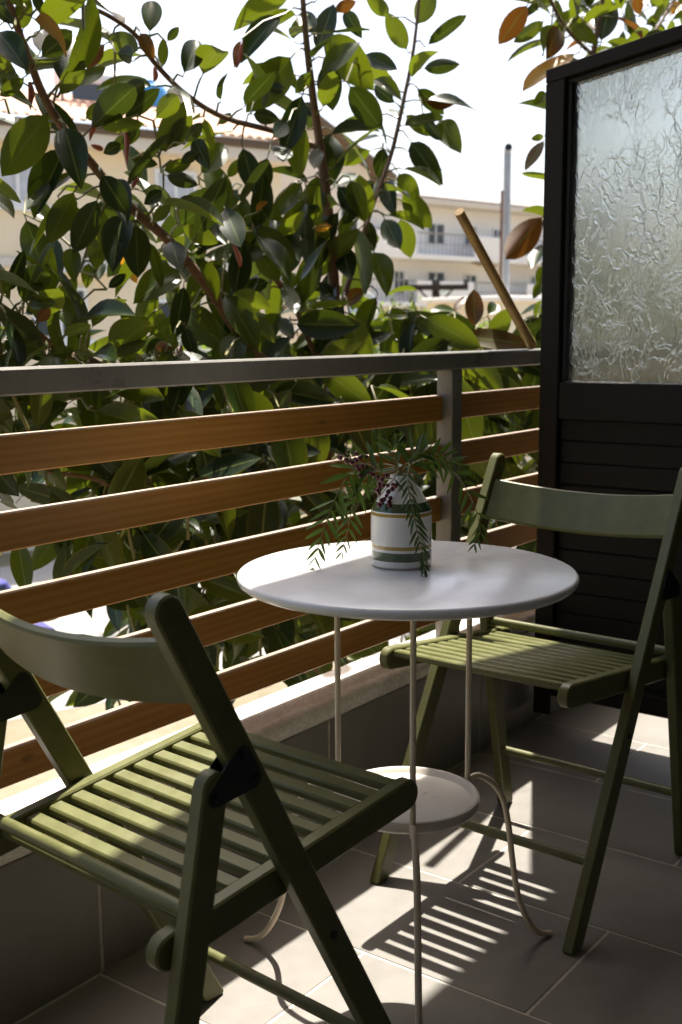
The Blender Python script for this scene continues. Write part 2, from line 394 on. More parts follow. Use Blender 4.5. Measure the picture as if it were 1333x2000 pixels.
# coping: rounded nose profile in (y,z), swept along x
prof = []
for k in range(7):
    t = rad(180+k*90/6); prof.append((.018+math.cos(t)*.018-.014, .018+math.sin(t)*.018))
prof = [(-.014+.018*(1-math.cos(rad(k*15))), .248+.016-.016*math.sin(rad(k*15))) for k in range(0, 7)]
prof = prof[::-1]+[(-.014+.018*(1-math.cos(rad(k*15))), .274+.016*math.sin(rad(k*15))) for k in range(0, 7)]
prof += [(.112, .290), (.116, .286), (.116, .250)]
cp = MB(); nx = 40; n = len(prof); vs = []
for i in range(nx+1): vs += [(-1.8+7*i/nx, y, z) for (y, z) in prof]
fs = [(i*n+k, (i+1)*n+k, (i+1)*n+(k+1) % n, i*n+(k+1) % n) for i in range(nx) for k in range(n)]+[tuple(reversed(range(n))), tuple(range(nx*n, nx*n+n))]
cp.add(vs, [tuple(reversed(f)) for f in fs]); cp.build('coping', M['coping'], pw, 30)
# ------------------------------------------------------------------ railing
rl = thing('balcony_railing', 'brown grey metal balcony railing with five horizontal varnished wood slats', 'railing', (0, 1.365, .29))
POST = [(-.62, -.575), (.835, .88), (2.263, 2.308), (3.72, 3.765)]
q = MB(); q.box((-1.78, 0, .632), (5.15, .045, .672), .003); q.build('top_rail', M['rail_metal'], rl)
for a, b in POST:
    q = MB(); q.box((a, .0015, 0), (b, .0435, .632), .002); q.build('post', M['rail_metal'], rl)
TOPS = [.865, .750, .633, .513, .394]
spans = [(-1.75, -.621), (-.574, .834), (.881, 2.262), (2.309, 3.719)]
for a, b in spans:
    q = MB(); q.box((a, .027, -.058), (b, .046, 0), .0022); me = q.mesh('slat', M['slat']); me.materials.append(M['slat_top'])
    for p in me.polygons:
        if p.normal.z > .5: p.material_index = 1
    for z in TOPS:
        inst('slat', me, rl, (0, random.uniform(-.0012, .0012), z-.29), Quaternion((0, 1, 0), random.uniform(-.001, .001)))
# the black clamp on the rail that carries the stick
# ------------------------------------------------------------------ privacy screen
XS = 2.56
ps = thing('privacy_screen', 'tall dark brown privacy screen with patterned glass above boards', 'screen', (XS, 1.30, 0))
yA, yB = -1.42, 0.0      # local y of inner end and outer end
th = .075
def slope_box(y0, y1, zf0, zf1, x0, x1, c=.002):
    m = MB(); vs = []
    for (x) in (x0, x1):
        for y in (y0, y1):
            vs += [(x, y, zf0(y)), (x, y, zf1(y))]
    f = [(0, 1, 3, 2), (4, 6, 7, 5), (0, 4, 5, 1), (2, 3, 7, 6), (0, 2, 6, 4), (1, 5, 7, 3)]
    return m.add(vs, f)
zt = lambda y: 1.610-y*.162
con = lambda z: (lambda y: z)
def part(mb, name, mat, par):
    o = mb.build(name, mat, par); bv = o.modifiers.new('bevel', 'BEVEL'); bv.width = .003; bv.segments = 2; return o
part(slope_box(-.049, 0, con(.05), lambda y: zt(y)-.0315, 0, th), 'post', M['screen'], ps)
part(slope_box(-1.5, -1.451, con(.05), lambda y: zt(y)-.0315, 0, th), 'post', M['screen'], ps)
part(slope_box(-1.5, 0, lambda y: zt(y)-.031, zt, -.001, th+.001), 'top_rail', M['screen'], ps)
part(slope_box(-1.4505, -.0495, con(.797), con(.886), .004, th-.004), 'middle_rail', M['screen'], ps)
part(slope_box(-1.4505, -.0495, con(.10), con(.15), .004, th-.004), 'bottom_rail', M['screen'], ps)
bz = .797; k = 0
bm = MB(); bm.box((.020, -1.4505, -.0520), (th-.020, -.0495, -.0006), .0022); bme = bm.mesh('board', M['screen'])
while bz > .20:
    inst('board', bme, ps, (random.uniform(-.0012, .0012), 0, bz)); bz -= .0536
q = MB(); q.box((.020, -1.4505, .1502), (th-.020, -.0495, bz-.0006), .002); q.build('board', M['screen'], ps)
gz0, = (.886,)
part(slope_box(-.0605, -.0495, con(.8862), lambda y: zt(y)-.042, .016, .060), 'glazing_bead', M['gasket'], ps)
part(slope_box(-1.4505, -1.4395, con(.8862), lambda y: zt(y)-.042, .016, .060), 'glazing_bead', M['gasket'], ps)
part(slope_box(-1.4505, -.0495, lambda y: zt(y)-.042, lambda y: zt(y)-.032, .016, .060), 'glazing_bead', M['gasket'], ps)
gp = slope_box(-1.439, -.061, con(.8866), lambda y: zt(y)-.0425, .034, .040); gp.build('glass_pane', M['glass'], ps)
# ------------------------------------------------------------------ the balcony above and the house front behind the viewer
ho = thing('apartment_house', 'rendered house front with a glazed door and the balcony slab above', 'building', (0, -.95, 0))
q = MB(); q.box((-3, 0, 2.6), (6.5, 2.42, 2.78)); q.build('balcony_slab', M['paint_white'], ho)
q = MB()
for a, b, c_, d in ((-3, -.9, -3.4, 2.6), (1.5, 6.5, -3.4, 2.6), (-.9, 1.5, 2.2, 2.6), (-.9, 1.5, -3.4, -.16)): q.box((a, -.25, c_), (b, 0, d))
q.box((-1.78, .0005, -.159), (-1.62, 2.25, 2.599)); q.box((5.22, .0005, -.159), (5.4, 2.25, 2.599))  # unseen end walls, added to block side light and bright reflections on the slats
q.build('wall', M['paint_tan'], ho)
dr = MB()
for a, b in ((-.9, -.82), (.26, .34), (1.42, 1.5)): dr.box((a, -.14, 0), (b, -.08, 2.2), .003)
dr.box((-.819, -.14, 2.12), (.259, -.08, 2.2), .003); dr.box((.341, -.14, 2.12), (1.419, -.08, 2.2), .003)
do = dr.build('door', M['screen'], ho)
q = MB(); q.box((-.819, -.115, .01), (.259, -.108, 2.119)); q.build('pane', simple('dark_glass', (.02, .022, .024), .06, .05, 5, 0), do)
q = MB(); q.box((.341, -.115, .01), (1.419, -.108, 2.119)); q.build('pane', bpy.data.materials['dark_glass'], do)
# ------------------------------------------------------------------ folding chairs
LT = (-.403, .747); SF = (-.457, 0); ST = (-.349, .553); RF = (-.004, .431); RB = (-.397, .387)
def bar_outline(p0, p1, wd, flat0=True, flat1=False, seg=7):
    a, b = Vector(p0), Vector(p1); d = (b-a).normalized(); nn = Vector((d.y, -d.x)); h = wd/2   # nn: right of direction
    out = []
    if flat0:
        for s, sgn in ((-1, 1), (1, 1)):
            pass
        L_ = a-nn*h; R_ = a+nn*h
        if abs(d.y) > .3:
            L_ = L_-d*((L_.y-a.y)/d.y); R_ = R_-d*((R_.y-a.y)/d.y)
        out += [L_+d*.005, L_+(R_-L_)*.12, R_+(L_-R_)*.12, R_+d*.005]
    else:
        for k in range(seg+1):
            t = math.pi*k/seg; out.append(a-nn*h*math.cos(t)-d*h*math.sin(t))
    for k in range(seg+1):
        t = math.pi*k/seg; out.append(b+nn*h*math.cos(t)+d*h*math.sin(t))
    ar = sum(out[i-1].x*out[i].y-out[i].x*out[i-1].y for i in range(len(out)))
    return out if ar > 0 else out[::-1]
def lerp2(a, b, t): return (a[0]+(b[0]-a[0])*t, a[1]+(b[1]-a[1])*t)
def make_chair(label, loc, rz):
    ch = thing('folding_chair', label, 'chair', (loc[0], loc[1], 0), rz, 'olive folding chairs by the table')
    G = M['olive']; LW = .0355
    for s in (-1, 1):
        y0, y1 = sorted((s*.189, s*.209))
        q = MB(); q.prism(bar_outline((0, .0005), LT, LW), y0, y1, .0025); q.build('front_leg', G, ch, 40)
        q = MB(); q.prism(bar_outline((SF[0], .0005), ST, LW), y0, y1, .0025); q.build('back_leg', G, ch, 40)
        y0, y1 = sorted((s*.168, s*.1875))
        q = MB(); q.prism(bar_outline(RB, RF, .040, False), y0, y1, .0025); q.build('seat_rail', G, ch, 40)
        # hinge plates on both faces of the frame
        c1 = lerp2((0, 0), LT, .775); c2 = lerp2((0, 0), LT, .735); c3 = lerp2(SF, ST, .985)
        for yo in (s*.2092, s*.1888):
            ya, yb = sorted((yo, yo+(.0028 if (yo > s*.2)*1 == (s > 0)*1 else -.0028)))
            if abs(yo) < .2: ya, yb = sorted((yo, yo-s*.0004))
            pl = []
            for cc in (c1, c2, c3):
                for k in range(10):
                    t = 2*math.pi*k/10; pl.append((cc[0]+.0115*math.cos(t), cc[1]+.0115*math.sin(t)))
            # convex hull
            pl = sorted(set(pl)); lo = []; hi = []
            def cr(o, a, b): return (a[0]-o[0])*(b[1]-o[1])-(a[1]-o[1])*(b[0]-o[0])
            for p in pl:
                while len(lo) > 1 and cr(lo[-2], lo[-1], p) <= 0: lo.pop()
                lo.append(p)
            for p in reversed(pl):
                while len(hi) > 1 and cr(hi[-2], hi[-1], p) <= 0: hi.pop()
                hi.append(p)
            q = MB(); q.prism([Vector(p) for p in lo[:-1]+hi[:-1]], ya, yb, .0001 if abs(yo) < .2 else .0006); br = q.build('hinge_plate', M['black_metal'], ch)
            if abs(yo) > .2:
                for cc in (c1, c2, c3):
                    q = MB(); e = s*.212; q.tube([(cc[0], e, cc[1]), (cc[0], e+s*.0022, cc[1])], .0042, 10); q.build('bolt', M['black_metal'], br, 40)
        pb = lerp2((0, 0), LT, .43); e = s*.2088
        q = MB(); q.tube([(pb[0], e, pb[1]), (pb[0], e+s*.002, pb[1])], .0055, 12); q.build('bolt', M['black_metal'], ch, 40)
    # seat slats
    sd = (Vector(RF)-Vector(RB)).normalized(); ang = math.atan2(sd.y, sd.x)
    q = MB(); q.box((-.0112, -.1679, -.006), (.0112, .1679, .006), .003); sm = q.mesh('seat_slat', G, 40)
    for i in range(11):
        c = Vector(RF)-sd*(.008+.0345*i); c = c+Vector((-sd.y, sd.x))*.0105
        inst('seat_slat', sm, ch, (c.x, 0, c.y), Quaternion((0, 1, 0), -ang))
    def rod(name, p, r):
        m = MB(); m.tube([(p[0], -.1889, p[1]), (p[0], .1889, p[1])], r, 14); m.build(name, G, ch, 40)
    rod('stretcher', lerp2(SF, ST, .765), .0085); rod('stretcher', lerp2(SF, ST, .235), .0085); rod('stretcher', lerp2((0, 0), LT, .17), .0085)
    # curved backrest
    d = Vector(LT).normalized(); nb = Vector((-d.y, d.x))      # nb points backward/down
    if nb.x > 0: nb = -nb
    cc = Vector(lerp2((0, 0), LT, .905)); hh = .0415; tt = .0065; prof = []
    for (a, b) in ((-hh, -tt+.003), (-hh+.003, -tt), (hh-.003, -tt), (hh, -tt+.003), (hh, tt-.003), (hh-.003, tt), (-hh+.003, tt), (-hh, tt-.003)): prof.append((a, b))
    m = MB(); vs = []; ns = 18
    for i in range(ns+1):
        t = -1+2*i/ns; y = t*.1888; bow = .034*(1-t*t)-.003; sl = -t*2*.034/.1888; nl = math.hypot(1, sl)
        for (a, b) in prof:
            p = cc+d*a+nb*(bow+b/nl); vs.append((p.x, y-b*sl/nl, p.y))
    n = len(prof); fs = [(i*n+k, (i+1)*n+k, (i+1)*n+(k+1) % n, i*n+(k+1) % n) for i in range(ns) for k in range(n)]+[tuple(reversed(range(n))), tuple(range(ns*n, ns*n+n))]
    m.add(vs, fs); b = m.build('backrest', G, ch, 35)
    return ch
chL = make_chair('olive green slatted folding chair whose back touches no wall, facing the vase from the open side', (1.183, .947), rad(-4.66))
chL['label'] = 'olive folding chair facing the dark screen, its seat reaching under the marble table'
chR = copy_thing(chL, (1.653, .954, 0), rad(177.9), 'olive folding chair between the marble table and the dark screen')
# ------------------------------------------------------------------ side table
TC = (1.3945, .9175); TZ = .664
tb = thing('side_table', 'round white marble topped side table on thin cream metal legs', 'table', (TC[0], TC[1], 0))
pr = [(.0, TZ-.017), (.236, TZ-.017), (.243, TZ-.0155), (.2475, TZ-.012), (.2492, TZ-.0075), (.2488, TZ-.004), (.2468, TZ-.0013), (.2435, TZ), (.0, TZ)]
q = MB(); q.lathe([(max(r, .0005), z) for r, z in pr], 96); q.build('table_top', M['table'], tb, 35)
q = MB(); q.lathe([(.0005, .300), (.104, .300), (.1085, .302), (.1115, .307), (.1118, .314), (.110, .3185), (.107, .3195), (.104, .318), (.1015, .3135), (.0985, .3105), (.0005, .310)], 72); q.build('tray', M['tray'], tb, 40)
q = MB(); q.lathe([(.0005, TZ-.021), (.128, TZ-.021), (.128, TZ-.0172), (.0005, TZ-.0172)], 48); q.build('support_ring', M['cream_metal'], tb, 40)
LP = [(.117, .312), (.122, .3165), (.134, .3185), (.147, .3135), (.168, .297), (.188, .268), (.200, .222), (.208, .17), (.217, .118), (.229, .075), (.250, .035), (.272, .0125), (.296, .0052)]
for a in (98.5, -22.4, -142.0):
    t = rad(a); cx, sy = math.cos(t), math.sin(t)
    q = MB(); q.tube([(.1165*cx, .1165*sy, .3), (.1165*cx, .1165*sy, TZ-.0175)], .0046, 12); q.build('rod', M['cream_metal'], tb, 50)
    q = MB(); q.tube(smoothpath([(r*cx, r*sy, z) for r, z in LP], 4), .0050, 12); q.build('leg', M['cream_metal'], tb, 50)
# ------------------------------------------------------------------ vase and sprigs
VB = Vector((1.420, .944, TZ))
q = MB(); q.lathe([(.0005, 0), (.0425, 0), (.0445, .0015), (.0452, .006), (.0455, .02), (.0457, .055), (.0455, .082), (.0448, .0865), (.0435, .0885), (.0428, .0905), (.036, .1015), (.0265, .116), (.0195, .1275), (.0172, .1325), (.0170, .1352), (.0160, .1362), (.0145, .1352), (.0145, .12), (.0005, .119)], 56)
vo = q.build('vase', M['vase'], None, 50); vo.location = VB; tag(vo, 'white ceramic vase with green and mustard stripes on the marble table', 'vase')
M0 = VB+Vector((0, 0, .13)); D0 = (M0-CAM).dot(Fw)
def leaflet_mesh(L=1, W=.2, curl=.1):
    q = MB(); vs = []; uv = []; n = 6
    for i in range(n+1):
        t = i/n; wv = W*.5*(math.sin(math.pi*min(1, t**.8))**.85)+.004
        for s in (-1, 0, 1): vs.append((s*wv, t*L, abs(s)*wv*.35-curl*t*t)); uv.append((.5+.5*s, t))
    f = []
    for i in range(n):
        for k in (0, 1): a = i*3+k; f.append((a, a+1, a+4, a+3))
    q.add(vs, f, uv); return q.mesh('leaflet', M['leaflet'], 60)
LF = [leaflet_mesh(1, .165, .10), leaflet_mesh(1, .19, .2), leaflet_mesh(1, .15, -.06)]
bq = MB(); bq.lathe([(.0004, -.0036), (.0022, -.0029), (.0036, 0), (.0022, .0029), (.0004, .0036)], 8); BER = bq.mesh('berry', M['berry'], 80)
def frame(fwd, nrm):
    y = fwd.normalized(); z = (nrm-y*nrm.dot(y)).normalized(); x = y.cross(z)
    return Matrix((x, y, z)).transposed().to_quaternion()
def sprig(label, pts, pairs, ll, start=.12, berries=0, spread=62):
    # pts: (px,py,depth offset)
    P = [M0-Vector((0, 0, .09))+Vector((random.uniform(-.006, .006), random.uniform(-.006, .006), 0)), M0+Vector((random.uniform(-.006, .006), random.uniform(-.006, .006), .006))]+[at_d(a, b, D0+c) for a, b, c in pts]
    path = smoothpath(P, 8); base = path[0]
    r = thing('pepper_tree_sprig', label, 'foliage', base, 0, 'sprigs in the vase')
    n = len(path); q = MB(); q.tube([p-base for p in path], [.0013*(1-.6*i/n) for i in range(n)], 6); q.build('stem', M['twig'], r, 60)
    i0 = 12
    for k in range(pairs):
        t = (start+(1-start)*k/(pairs-1))
        fi = i0+(n-1-i0)*t; i = min(int(fi), n-2); p = path[i].lerp(path[i+1], fi-i); T = (path[i+1]-path[i]).normalized()
        side = T.cross(-Fw).normalized(); size = ll*(1-.55*max(0, t-.55)/.45)*random.uniform(.85, 1.1)*(0.75+.25*min(1, t/.2))
        for s in (-1, 1):
            if random.random() < .05: continue
            a = rad(spread*random.uniform(.75, 1.15)*(1-.45*t*t))
            d = T*math.cos(a)+side*s*math.sin(a)+Vector((0, 0, -.22))+Fw*random.uniform(-.35, .35)
            nn = T.cross(d)*(-s)+Vector((random.uniform(-.5, .5), random.uniform(-.5, .5), random.uniform(-.2, .8)))
            if nn.length < .05: nn = Vector((0, 0, 1))
            inst('leaflet', random.choice(LF), r, p-base, frame(d, nn), (size,)*3)
    for k in range(berries):
        t = random.uniform(.15, 1); fi = i0+(n-1-i0)*t; i = min(int(fi), n-2); p = path[i]
        c = p+Vector((random.gauss(0, .007), random.gauss(0, .007), random.gauss(-.004, .007)))
        inst('berry', BER, r, c-base, None, (random.uniform(.85, 1.15),)*3)
    return r
sprig('long pepper tree sprig arching over the table edge away from the striped vase', [(735, 905, .0), (690, 918, -.01), (655, 975, -.02), (630, 1040, -.02), (612, 1108, -.015)], 15, .047)
sprig('short pepper tree sprig drooping between the long sprig and the striped vase', [(745, 918, .03), (712, 935, .03), (690, 985, .03), (680, 1035, .03), (668, 1078, .03)], 12, .036)
sprig('narrow pepper tree sprig hanging down the front of the striped vase', [(800, 905, -.03), (797, 945, -.055), (808, 1000, -.066), (818, 1050, -.066), (828, 1090, -.066), (829, 1122, -.07)], 20, .026, .2, 0, 46)
sprig('dark pepper tree sprig arching towards the chair by the dark screen', [(830, 898, .02), (870, 905, .04), (905, 945, .06), (928, 990, .07), (938, 1035, .08), (928, 1062, .08)], 12, .040)
sprig('upright pepper tree sprig with narrow leaves standing over the vase mouth', [(778, 912, .0), (768, 885, .01), (764, 868, .01)], 8, .038, .0, 0, 35)
sprig('bushy pepper tree sprig leaning over the railing post side of the vase', [(812, 900, .0), (840, 888, .01), (872, 892, .02), (905, 915, .02)], 9, .040)
sprig('small pepper tree sprig curling above the vase mouth', [(800, 910, -.02), (812, 888, -.02), (838, 878, -.02)], 9, .042, .0, 0, 50)
sprig('pepper tree sprig with dark red berries beside the vase neck', [(752, 925, -.015), (725, 910, -.01), (695, 900, 0), (668, 888, 0)], 5, .03, .2, 26)
sprig('hanging cluster of dark red pepper berries against the vase shoulder', [(768, 938, -.028), (757, 950, -.035), (746, 965, -.035), (732, 980, -.03)], 3, .028, .1, 24)

# ------------------------------------------------------------------ rubber trees
def leaf_mesh(W, fold, curl, wav, mat):
    q = MB(); vs = []; uv = []; n = 8
    for i in range(n+1):
        t = i/n; wv = W*.5*(math.sin(math.pi*t**.92)**.72 if 0 < t < 1 else 0)+.004
        if t > .9: wv = W*.5*.42*(1-t)/.1*.75+.003
        for s in (-1, -.5, 0, .5, 1):
            vs.append((s*wv, .10+t*.90, abs(s)**1.4*wv*fold-curl*t*t+wav*math.sin(t*7+s*2)*abs(s)*.012)); uv.append((.5+.5*s, t))
    f = []
    for i in range(n):
        for k in range(4): a = i*5+k; f.append((a, a+1, a+6, a+5))
    q.add(vs, f, uv)
    o = len(q.v)   # petiole
    pv = []
    for y, z in ((0, -.01), (.11, .0)):
        for k in range(4):
            t = k*math.pi/2; pv.append((.009*math.cos(t), y, z+.009*math.sin(t)-.006))
    q.add(pv, [(k, (k+1) % 4, 4+(k+1) % 4, 4+k) for k in range(4)], [(.5, .5)]*8)
    return q, M[mat]
SH = {}
for mat in ('leaf_g', 'leaf_d', 'leaf_y', 'leaf_r'):
    SH[mat[-1]] = []
    for (W, fo, cu, wa) in ((.38, .22, .10, 1), (.41, .35, .20, 1.8), (.34, .12, .06, -1), (.39, .55, .26, 1), (.33, .3, -.06, 1.6), (.37, .8, .14, .8)):
        q, m_ = leaf_mesh(W, fo, cu, wa, mat); SH[mat[-1]].append((q, q.mesh('rubber_leaf', m_, 60)))
def limb(pts, n=5): return smoothpath([at_y(a, b, y) for a, b, y in pts], n)
class Tree:
    def __init__(s, label, root): s.r = thing('rubber_tree', label, 'tree', root, 0, 'rubber trees outside the railing'); s.root = Vector(root); s.limbs = []; s.leaves = []
    def branch(s, path, r0, r1): s.limbs.append((path, r0, r1)); return path
    def near_px(s, px, py):
        best = None
        for path, a, b in s.limbs:
            for p in path:
                d = p-CAM; f = d.dot(Fw); x = 666.5+FPX*d.dot(Rt)/f; y = 1000-FPX*d.dot(Up)/f
                k = (x-px)**2+(y-py)**2
                if best is None or k < best[0]: best = (k, p)
        return best
    def leaf_px(s, bx, by, tx, ty, w, c, yo=None):
        k, p = s.near_px(bx, by)
        y = (p.y if k < 150**2 else 2.15)+random.uniform(-.10, .10) if yo is None else yo
        B = at_y(bx, by, y); fd = (B-CAM).dot(Fw)
        T = at_d(tx, ty, fd*(1+random.uniform(-.03, .02)))
        L = (T-B).length; ax = (T-B).normalized()
        wm = w/FPX*fd; ratio = min(1, max(.2, wm/(L*.38)))
        v = (CAM-B).normalized(); side = ax.cross(v).normalized(); face = side.cross(ax).normalized()
        til = math.acos(ratio)*random.choice((-1, 1))
        nn = face*math.cos(til)+side*math.sin(til)
        if nn.z < 0 and c != 'r': nn = -nn
        if c == 'r' and random.random() < .6 and nn.dot(v) > 0: nn = -nn
        sx = min(1.25, max(.75, wm/(L*.38))) if ratio >= .99 else 1
        s.leaves.append((B, frame(ax, nn), L, sx, c, L*fd))
        if k < 150**2 and (p-B).length > .015: s.limbs.append(([p, p.lerp(B, .5)+Vector((0, 0, .012)), B], .0032, .0022))
    def leaf_at(s, B, ax, nn, L, c): s.leaves.append((B, frame(ax, nn), L, random.uniform(.9, 1.1), c, 0))
    def build(s):
        wood = MB(); tw = MB()
        for path, a, b in s.limbs:
            n = len(path); (wood if a > .0075 else tw).tube([p-s.root for p in path], [a+(b-a)*i/(n-1) for i in range(n)], 9 if a > .0075 else 5)
        wood.build('trunk', M['bark'], s.r, 60); tw.build('twigs', M['twig'], s.r, 60, 'stuff')
        order = sorted(range(len(s.leaves)), key=lambda i: (s.leaves[i][5] == 0, (s.leaves[i][0]-CAM).length))
        rest = {}
        for j, i in enumerate(order):
            B, qn, L, sx, c, _ = s.leaves[i]
            qm, me = random.choice(SH[c])
            if j < 298: inst('leaf', me, s.r, B-s.root, qn, (L*sx, L, L))
            else:
                mb = rest.setdefault(c, MB()); R3 = qn.to_matrix()
                mb.add([R3 @ Vector((v[0]*L*sx, v[1]*L, v[2]*L))+B-s.root for v in qm.v], qm.f, list(qm.uv))
        for c, mb in rest.items(): mb.build('foliage', M['leaf_'+c], s.r, 60, 'stuff')
def rv(): return Vector((random.gauss(0, 1), random.gauss(0, 1), random.gauss(0, 1))).normalized()

A = Tree('tall rubber tree with big glossy leaves spreading over the railing slats', at_y(640, 1500, 2.25).to_tuple()[:2]+(ZG,))
trunk = [Vector((A.root.x, A.root.y, ZG)), Vector((A.root.x-.05, A.root.y+.03, -2.2)), Vector((A.root.x+.03, A.root.y, -1.0))]
A.branch(smoothpath(trunk+[at_y(610, 1180, 2.25), at_y(622, 1000, 2.25), at_y(640, 800, 2.22), at_y(655, 650, 2.2), at_y(648, 480, 2.2), at_y(632, 330, 2.2), at_y(612, 190, 2.2), at_y(597, 60, 2.2), at_y(588, -60, 2.2)], 6), .034, .007)
A.branch(limb([(625, 990, 2.25), (640, 850, 2.2), (585, 760, 2.14), (490, 680, 2.1), (405, 560, 2.06), (330, 470, 2.05), (255, 405, 2.05), (180, 320, 2.03), (100, 215, 2.0), (55, 110, 2.0), (20, 10, 2.0), (0, -60, 2.0)]), .017, .0065)
A.branch(limb([(622, 290, 2.2), (540, 258, 2.17), (440, 230, 2.12), (365, 185, 2.1), (300, 120, 2.08), (262, 65, 2.08), (195, 22, 2.08), (135, 8, 2.08)]), .0085, .0045)
A.branch(limb([(650, 760, 2.2), (605, 668, 2.2), (575, 600, 2.18), (520, 520, 2.15), (470, 460, 2.14), (425, 390, 2.13)]), .0095, .005)
A.branch(limb([(655, 640, 2.2), (700, 490, 2.22), (730, 395, 2.23), (765, 300, 2.25), (790, 190, 2.25), (806, 110, 2.25), (815, 40, 2.25), (822, -40, 2.25)]), .0095, .005)
A.branch(limb([(625, 1020, 2.25), (480, 880, 2.15), (370, 802, 2.1), (285, 765, 2.05), (180, 705, 2.0), (125, 690, 1.98), (60, 640, 1.95), (0, 596, 1.93), (-80, 540, 1.9)]), .012, .006)
A.branch(limb([(610, 1180, 2.25), (520, 1090, 2.15), (430, 1030, 2.1), (300, 990, 2.0), (200, 940, 1.95), (90, 920, 1.9)]), .011, .004)
A.branch(limb([(615, 1130, 2.25), (690, 1010, 2.25), (760, 880, 2.2), (800, 760, 2.15), (840, 680, 2.1)]), .012, .005)
A.branch(limb([(612, 1170, 2.25), (560, 1160, 2.0), (500, 1130, 1.9), (440, 1120, 1.85)]), .009, .004)
# prominent leaves: base, tip, width, colour (d: leaf in shade) in photo pixels (two tables, each read off one enlarged crop)
T1 = '''90 130 100 -40 80 g|120 60 310 195 62 y|150 232 290 115 85 d|430 165 215 270 80 r|585 140 600 -30 75 g|545 120 600 225 60 r|410 130 555 205 75 g|450 205 545 218 60 d
635 272 640 150 46 g|650 165 700 105 40 d|715 300 785 130 80 d|862 400 866 275 28 d|450 408 575 310 68 d|475 470 625 345 72 d|600 472 705 365 80 g|225 380 330 240 80 g|270 342 415 258 62 g
-20 110 90 235 90 d|-20 290 85 285 55 g|-10 382 95 308 75 g|200 425 15 680 150 g|130 520 205 450 80 g|270 560 120 825 105 d|300 730 190 950 112 g|390 760 290 988 150 d|410 800 372 1058 112 g
530 858 540 1078 142 d|390 668 495 832 125 d|540 738 748 838 62 g|375 455 490 470 55 g|380 500 565 490 60 g|620 612 720 400 92 g|645 590 752 450 82 g|720 562 792 478 72 d|795 450 832 592 52 g
630 672 745 632 58 g|640 682 772 722 58 d|510 622 620 642 52 d|775 692 900 540 85 g|780 722 888 832 125 g|900 740 968 915 98 g|945 560 1000 760 110 d|1050 600 1000 780 80 d|885 700 945 618 80 g
1155 205 972 425 135 g|1110 55 938 190 72 d|945 150 922 265 30 r|1190 350 1105 612 105 d|1160 425 1160 692 88 g|1240 512 1292 706 90 d|980 445 1085 465 60 d|1190 700 1065 862 82 g|1085 772 1018 995 90 g
1250 690 1180 862 82 g|1200 770 1108 938 72 g|1178 940 1100 1078 78 g|1235 962 1158 1200 92 g|995 965 1090 1095 110 g|890 1150 1068 1185 62 g|750 990 862 1162 52 g|615 1010 700 1150 92 g|655 1010 612 1090 60 d
610 1092 540 1325 92 g|722 1100 690 1318 82 d|312 1060 208 1250 72 g|275 960 288 1072 66 g|350 1020 338 1118 52 g|400 1000 380 1100 50 d|460 985 540 1102 45 y|350 1290 475 1142 55 g|418 1130 492 1070 50 d
25 1155 88 980 62 d|92 1200 142 1020 100 g|-20 1060 20 1030 40 g|440 1392 572 1330 52 g|562 1402 652 1318 72 d|612 1395 672 1318 50 r|690 1392 712 1345 40 r|90 1225 205 1185 50 g|140 1262 200 1200 60 r
30 1395 75 1285 60 d|80 1390 150 1300 92 g|170 1390 292 1368 62 g|110 1190 212 1180 50 g|240 1312 352 1278 50 g|700 878 852 950 80 g|590 872 668 798 105 g|840 850 885 962 60 g|1225 895 1288 888 45 y
1000 832 1030 785 18 y|830 880 770 1000 60 d|940 880 1010 960 60 g|1060 1100 940 1130 60 d|760 1180 850 1310 60 g|1160 1180 1240 1300 60 g|880 1040 800 1080 55 d|1010 1250 900 1320 60 g|720 1270 760 1390 60 d
1090 1230 1150 1330 60 g|930 1230 1090 1330 60 g|540 480 500 560 50 d|500 520 440 600 60 g|690 790 760 770 50 d|560 650 500 720 60 d|480 560 400 600 60 d|330 470 420 400 50 g|100 30 20 -40 60 g|60 100 -20 20 60 d
240 60 280 10 45 d|170 60 130 -40 60 d|1020 340 1120 350 70 d|1130 470 1060 540 70 d|850 490 905 440 60 d|760 530 800 640 60 d|700 640 780 590 50 d|640 740 560 800 60 d|870 700 830 800 60 g'''
T2 = '''55 105 222 305 112 g|140 290 265 458 100 d|70 208 90 385 108 d|190 185 325 258 62 d|228 278 330 322 38 g|232 300 306 362 52 d|238 412 98 466 58 g|85 460 88 642 78 d|238 530 108 582 58 g
272 515 255 632 58 d|385 100 452 -40 72 g|362 190 282 45 80 g|300 60 215 -10 60 g|418 166 568 62 52 d|402 245 542 228 52 d|385 305 485 405 62 d|400 345 535 372 26 r|342 402 442 482 52 g|412 410 480 502 45 d
470 415 530 518 70 g|360 490 468 638 76 d|320 608 392 702 62 g|285 632 302 752 62 d|330 672 442 808 76 g|270 765 332 892 82 d|328 765 368 912 72 g|105 650 182 772 90 d|150 628 202 772 70 g|212 770 236 892 52 d
165 785 232 1045 62 g|235 882 288 1032 72 g|122 858 156 1002 82 d|42 608 12 788 72 g|25 822 78 800 32 y|212 1020 118 1082 52 r|70 960 92 1125 70 d|330 1212 392 1120 60 g|350 1238 522 1226 42 g|200 1150 256 1082 48 g
130 1130 180 1240 60 d|60 1180 150 1160 50 g|250 1200 170 1140 55 d|160 1230 300 1190 50 d|20 1100 60 1200 50 g|100 1060 40 1000 50 d|180 700 240 640 60 d|40 420 -20 360 60 d|20 250 -40 330 60 g|10 60 -60 120 60 d
130 30 185 120 50 d|90 40 175 5 40 r|30 130 -30 20 60 d'''
def rows(T): return [r.split() for r in T.replace('\n', '|').split('|')]
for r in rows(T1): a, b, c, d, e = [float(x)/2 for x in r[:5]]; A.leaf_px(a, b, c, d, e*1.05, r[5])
Z2 = 733/1333
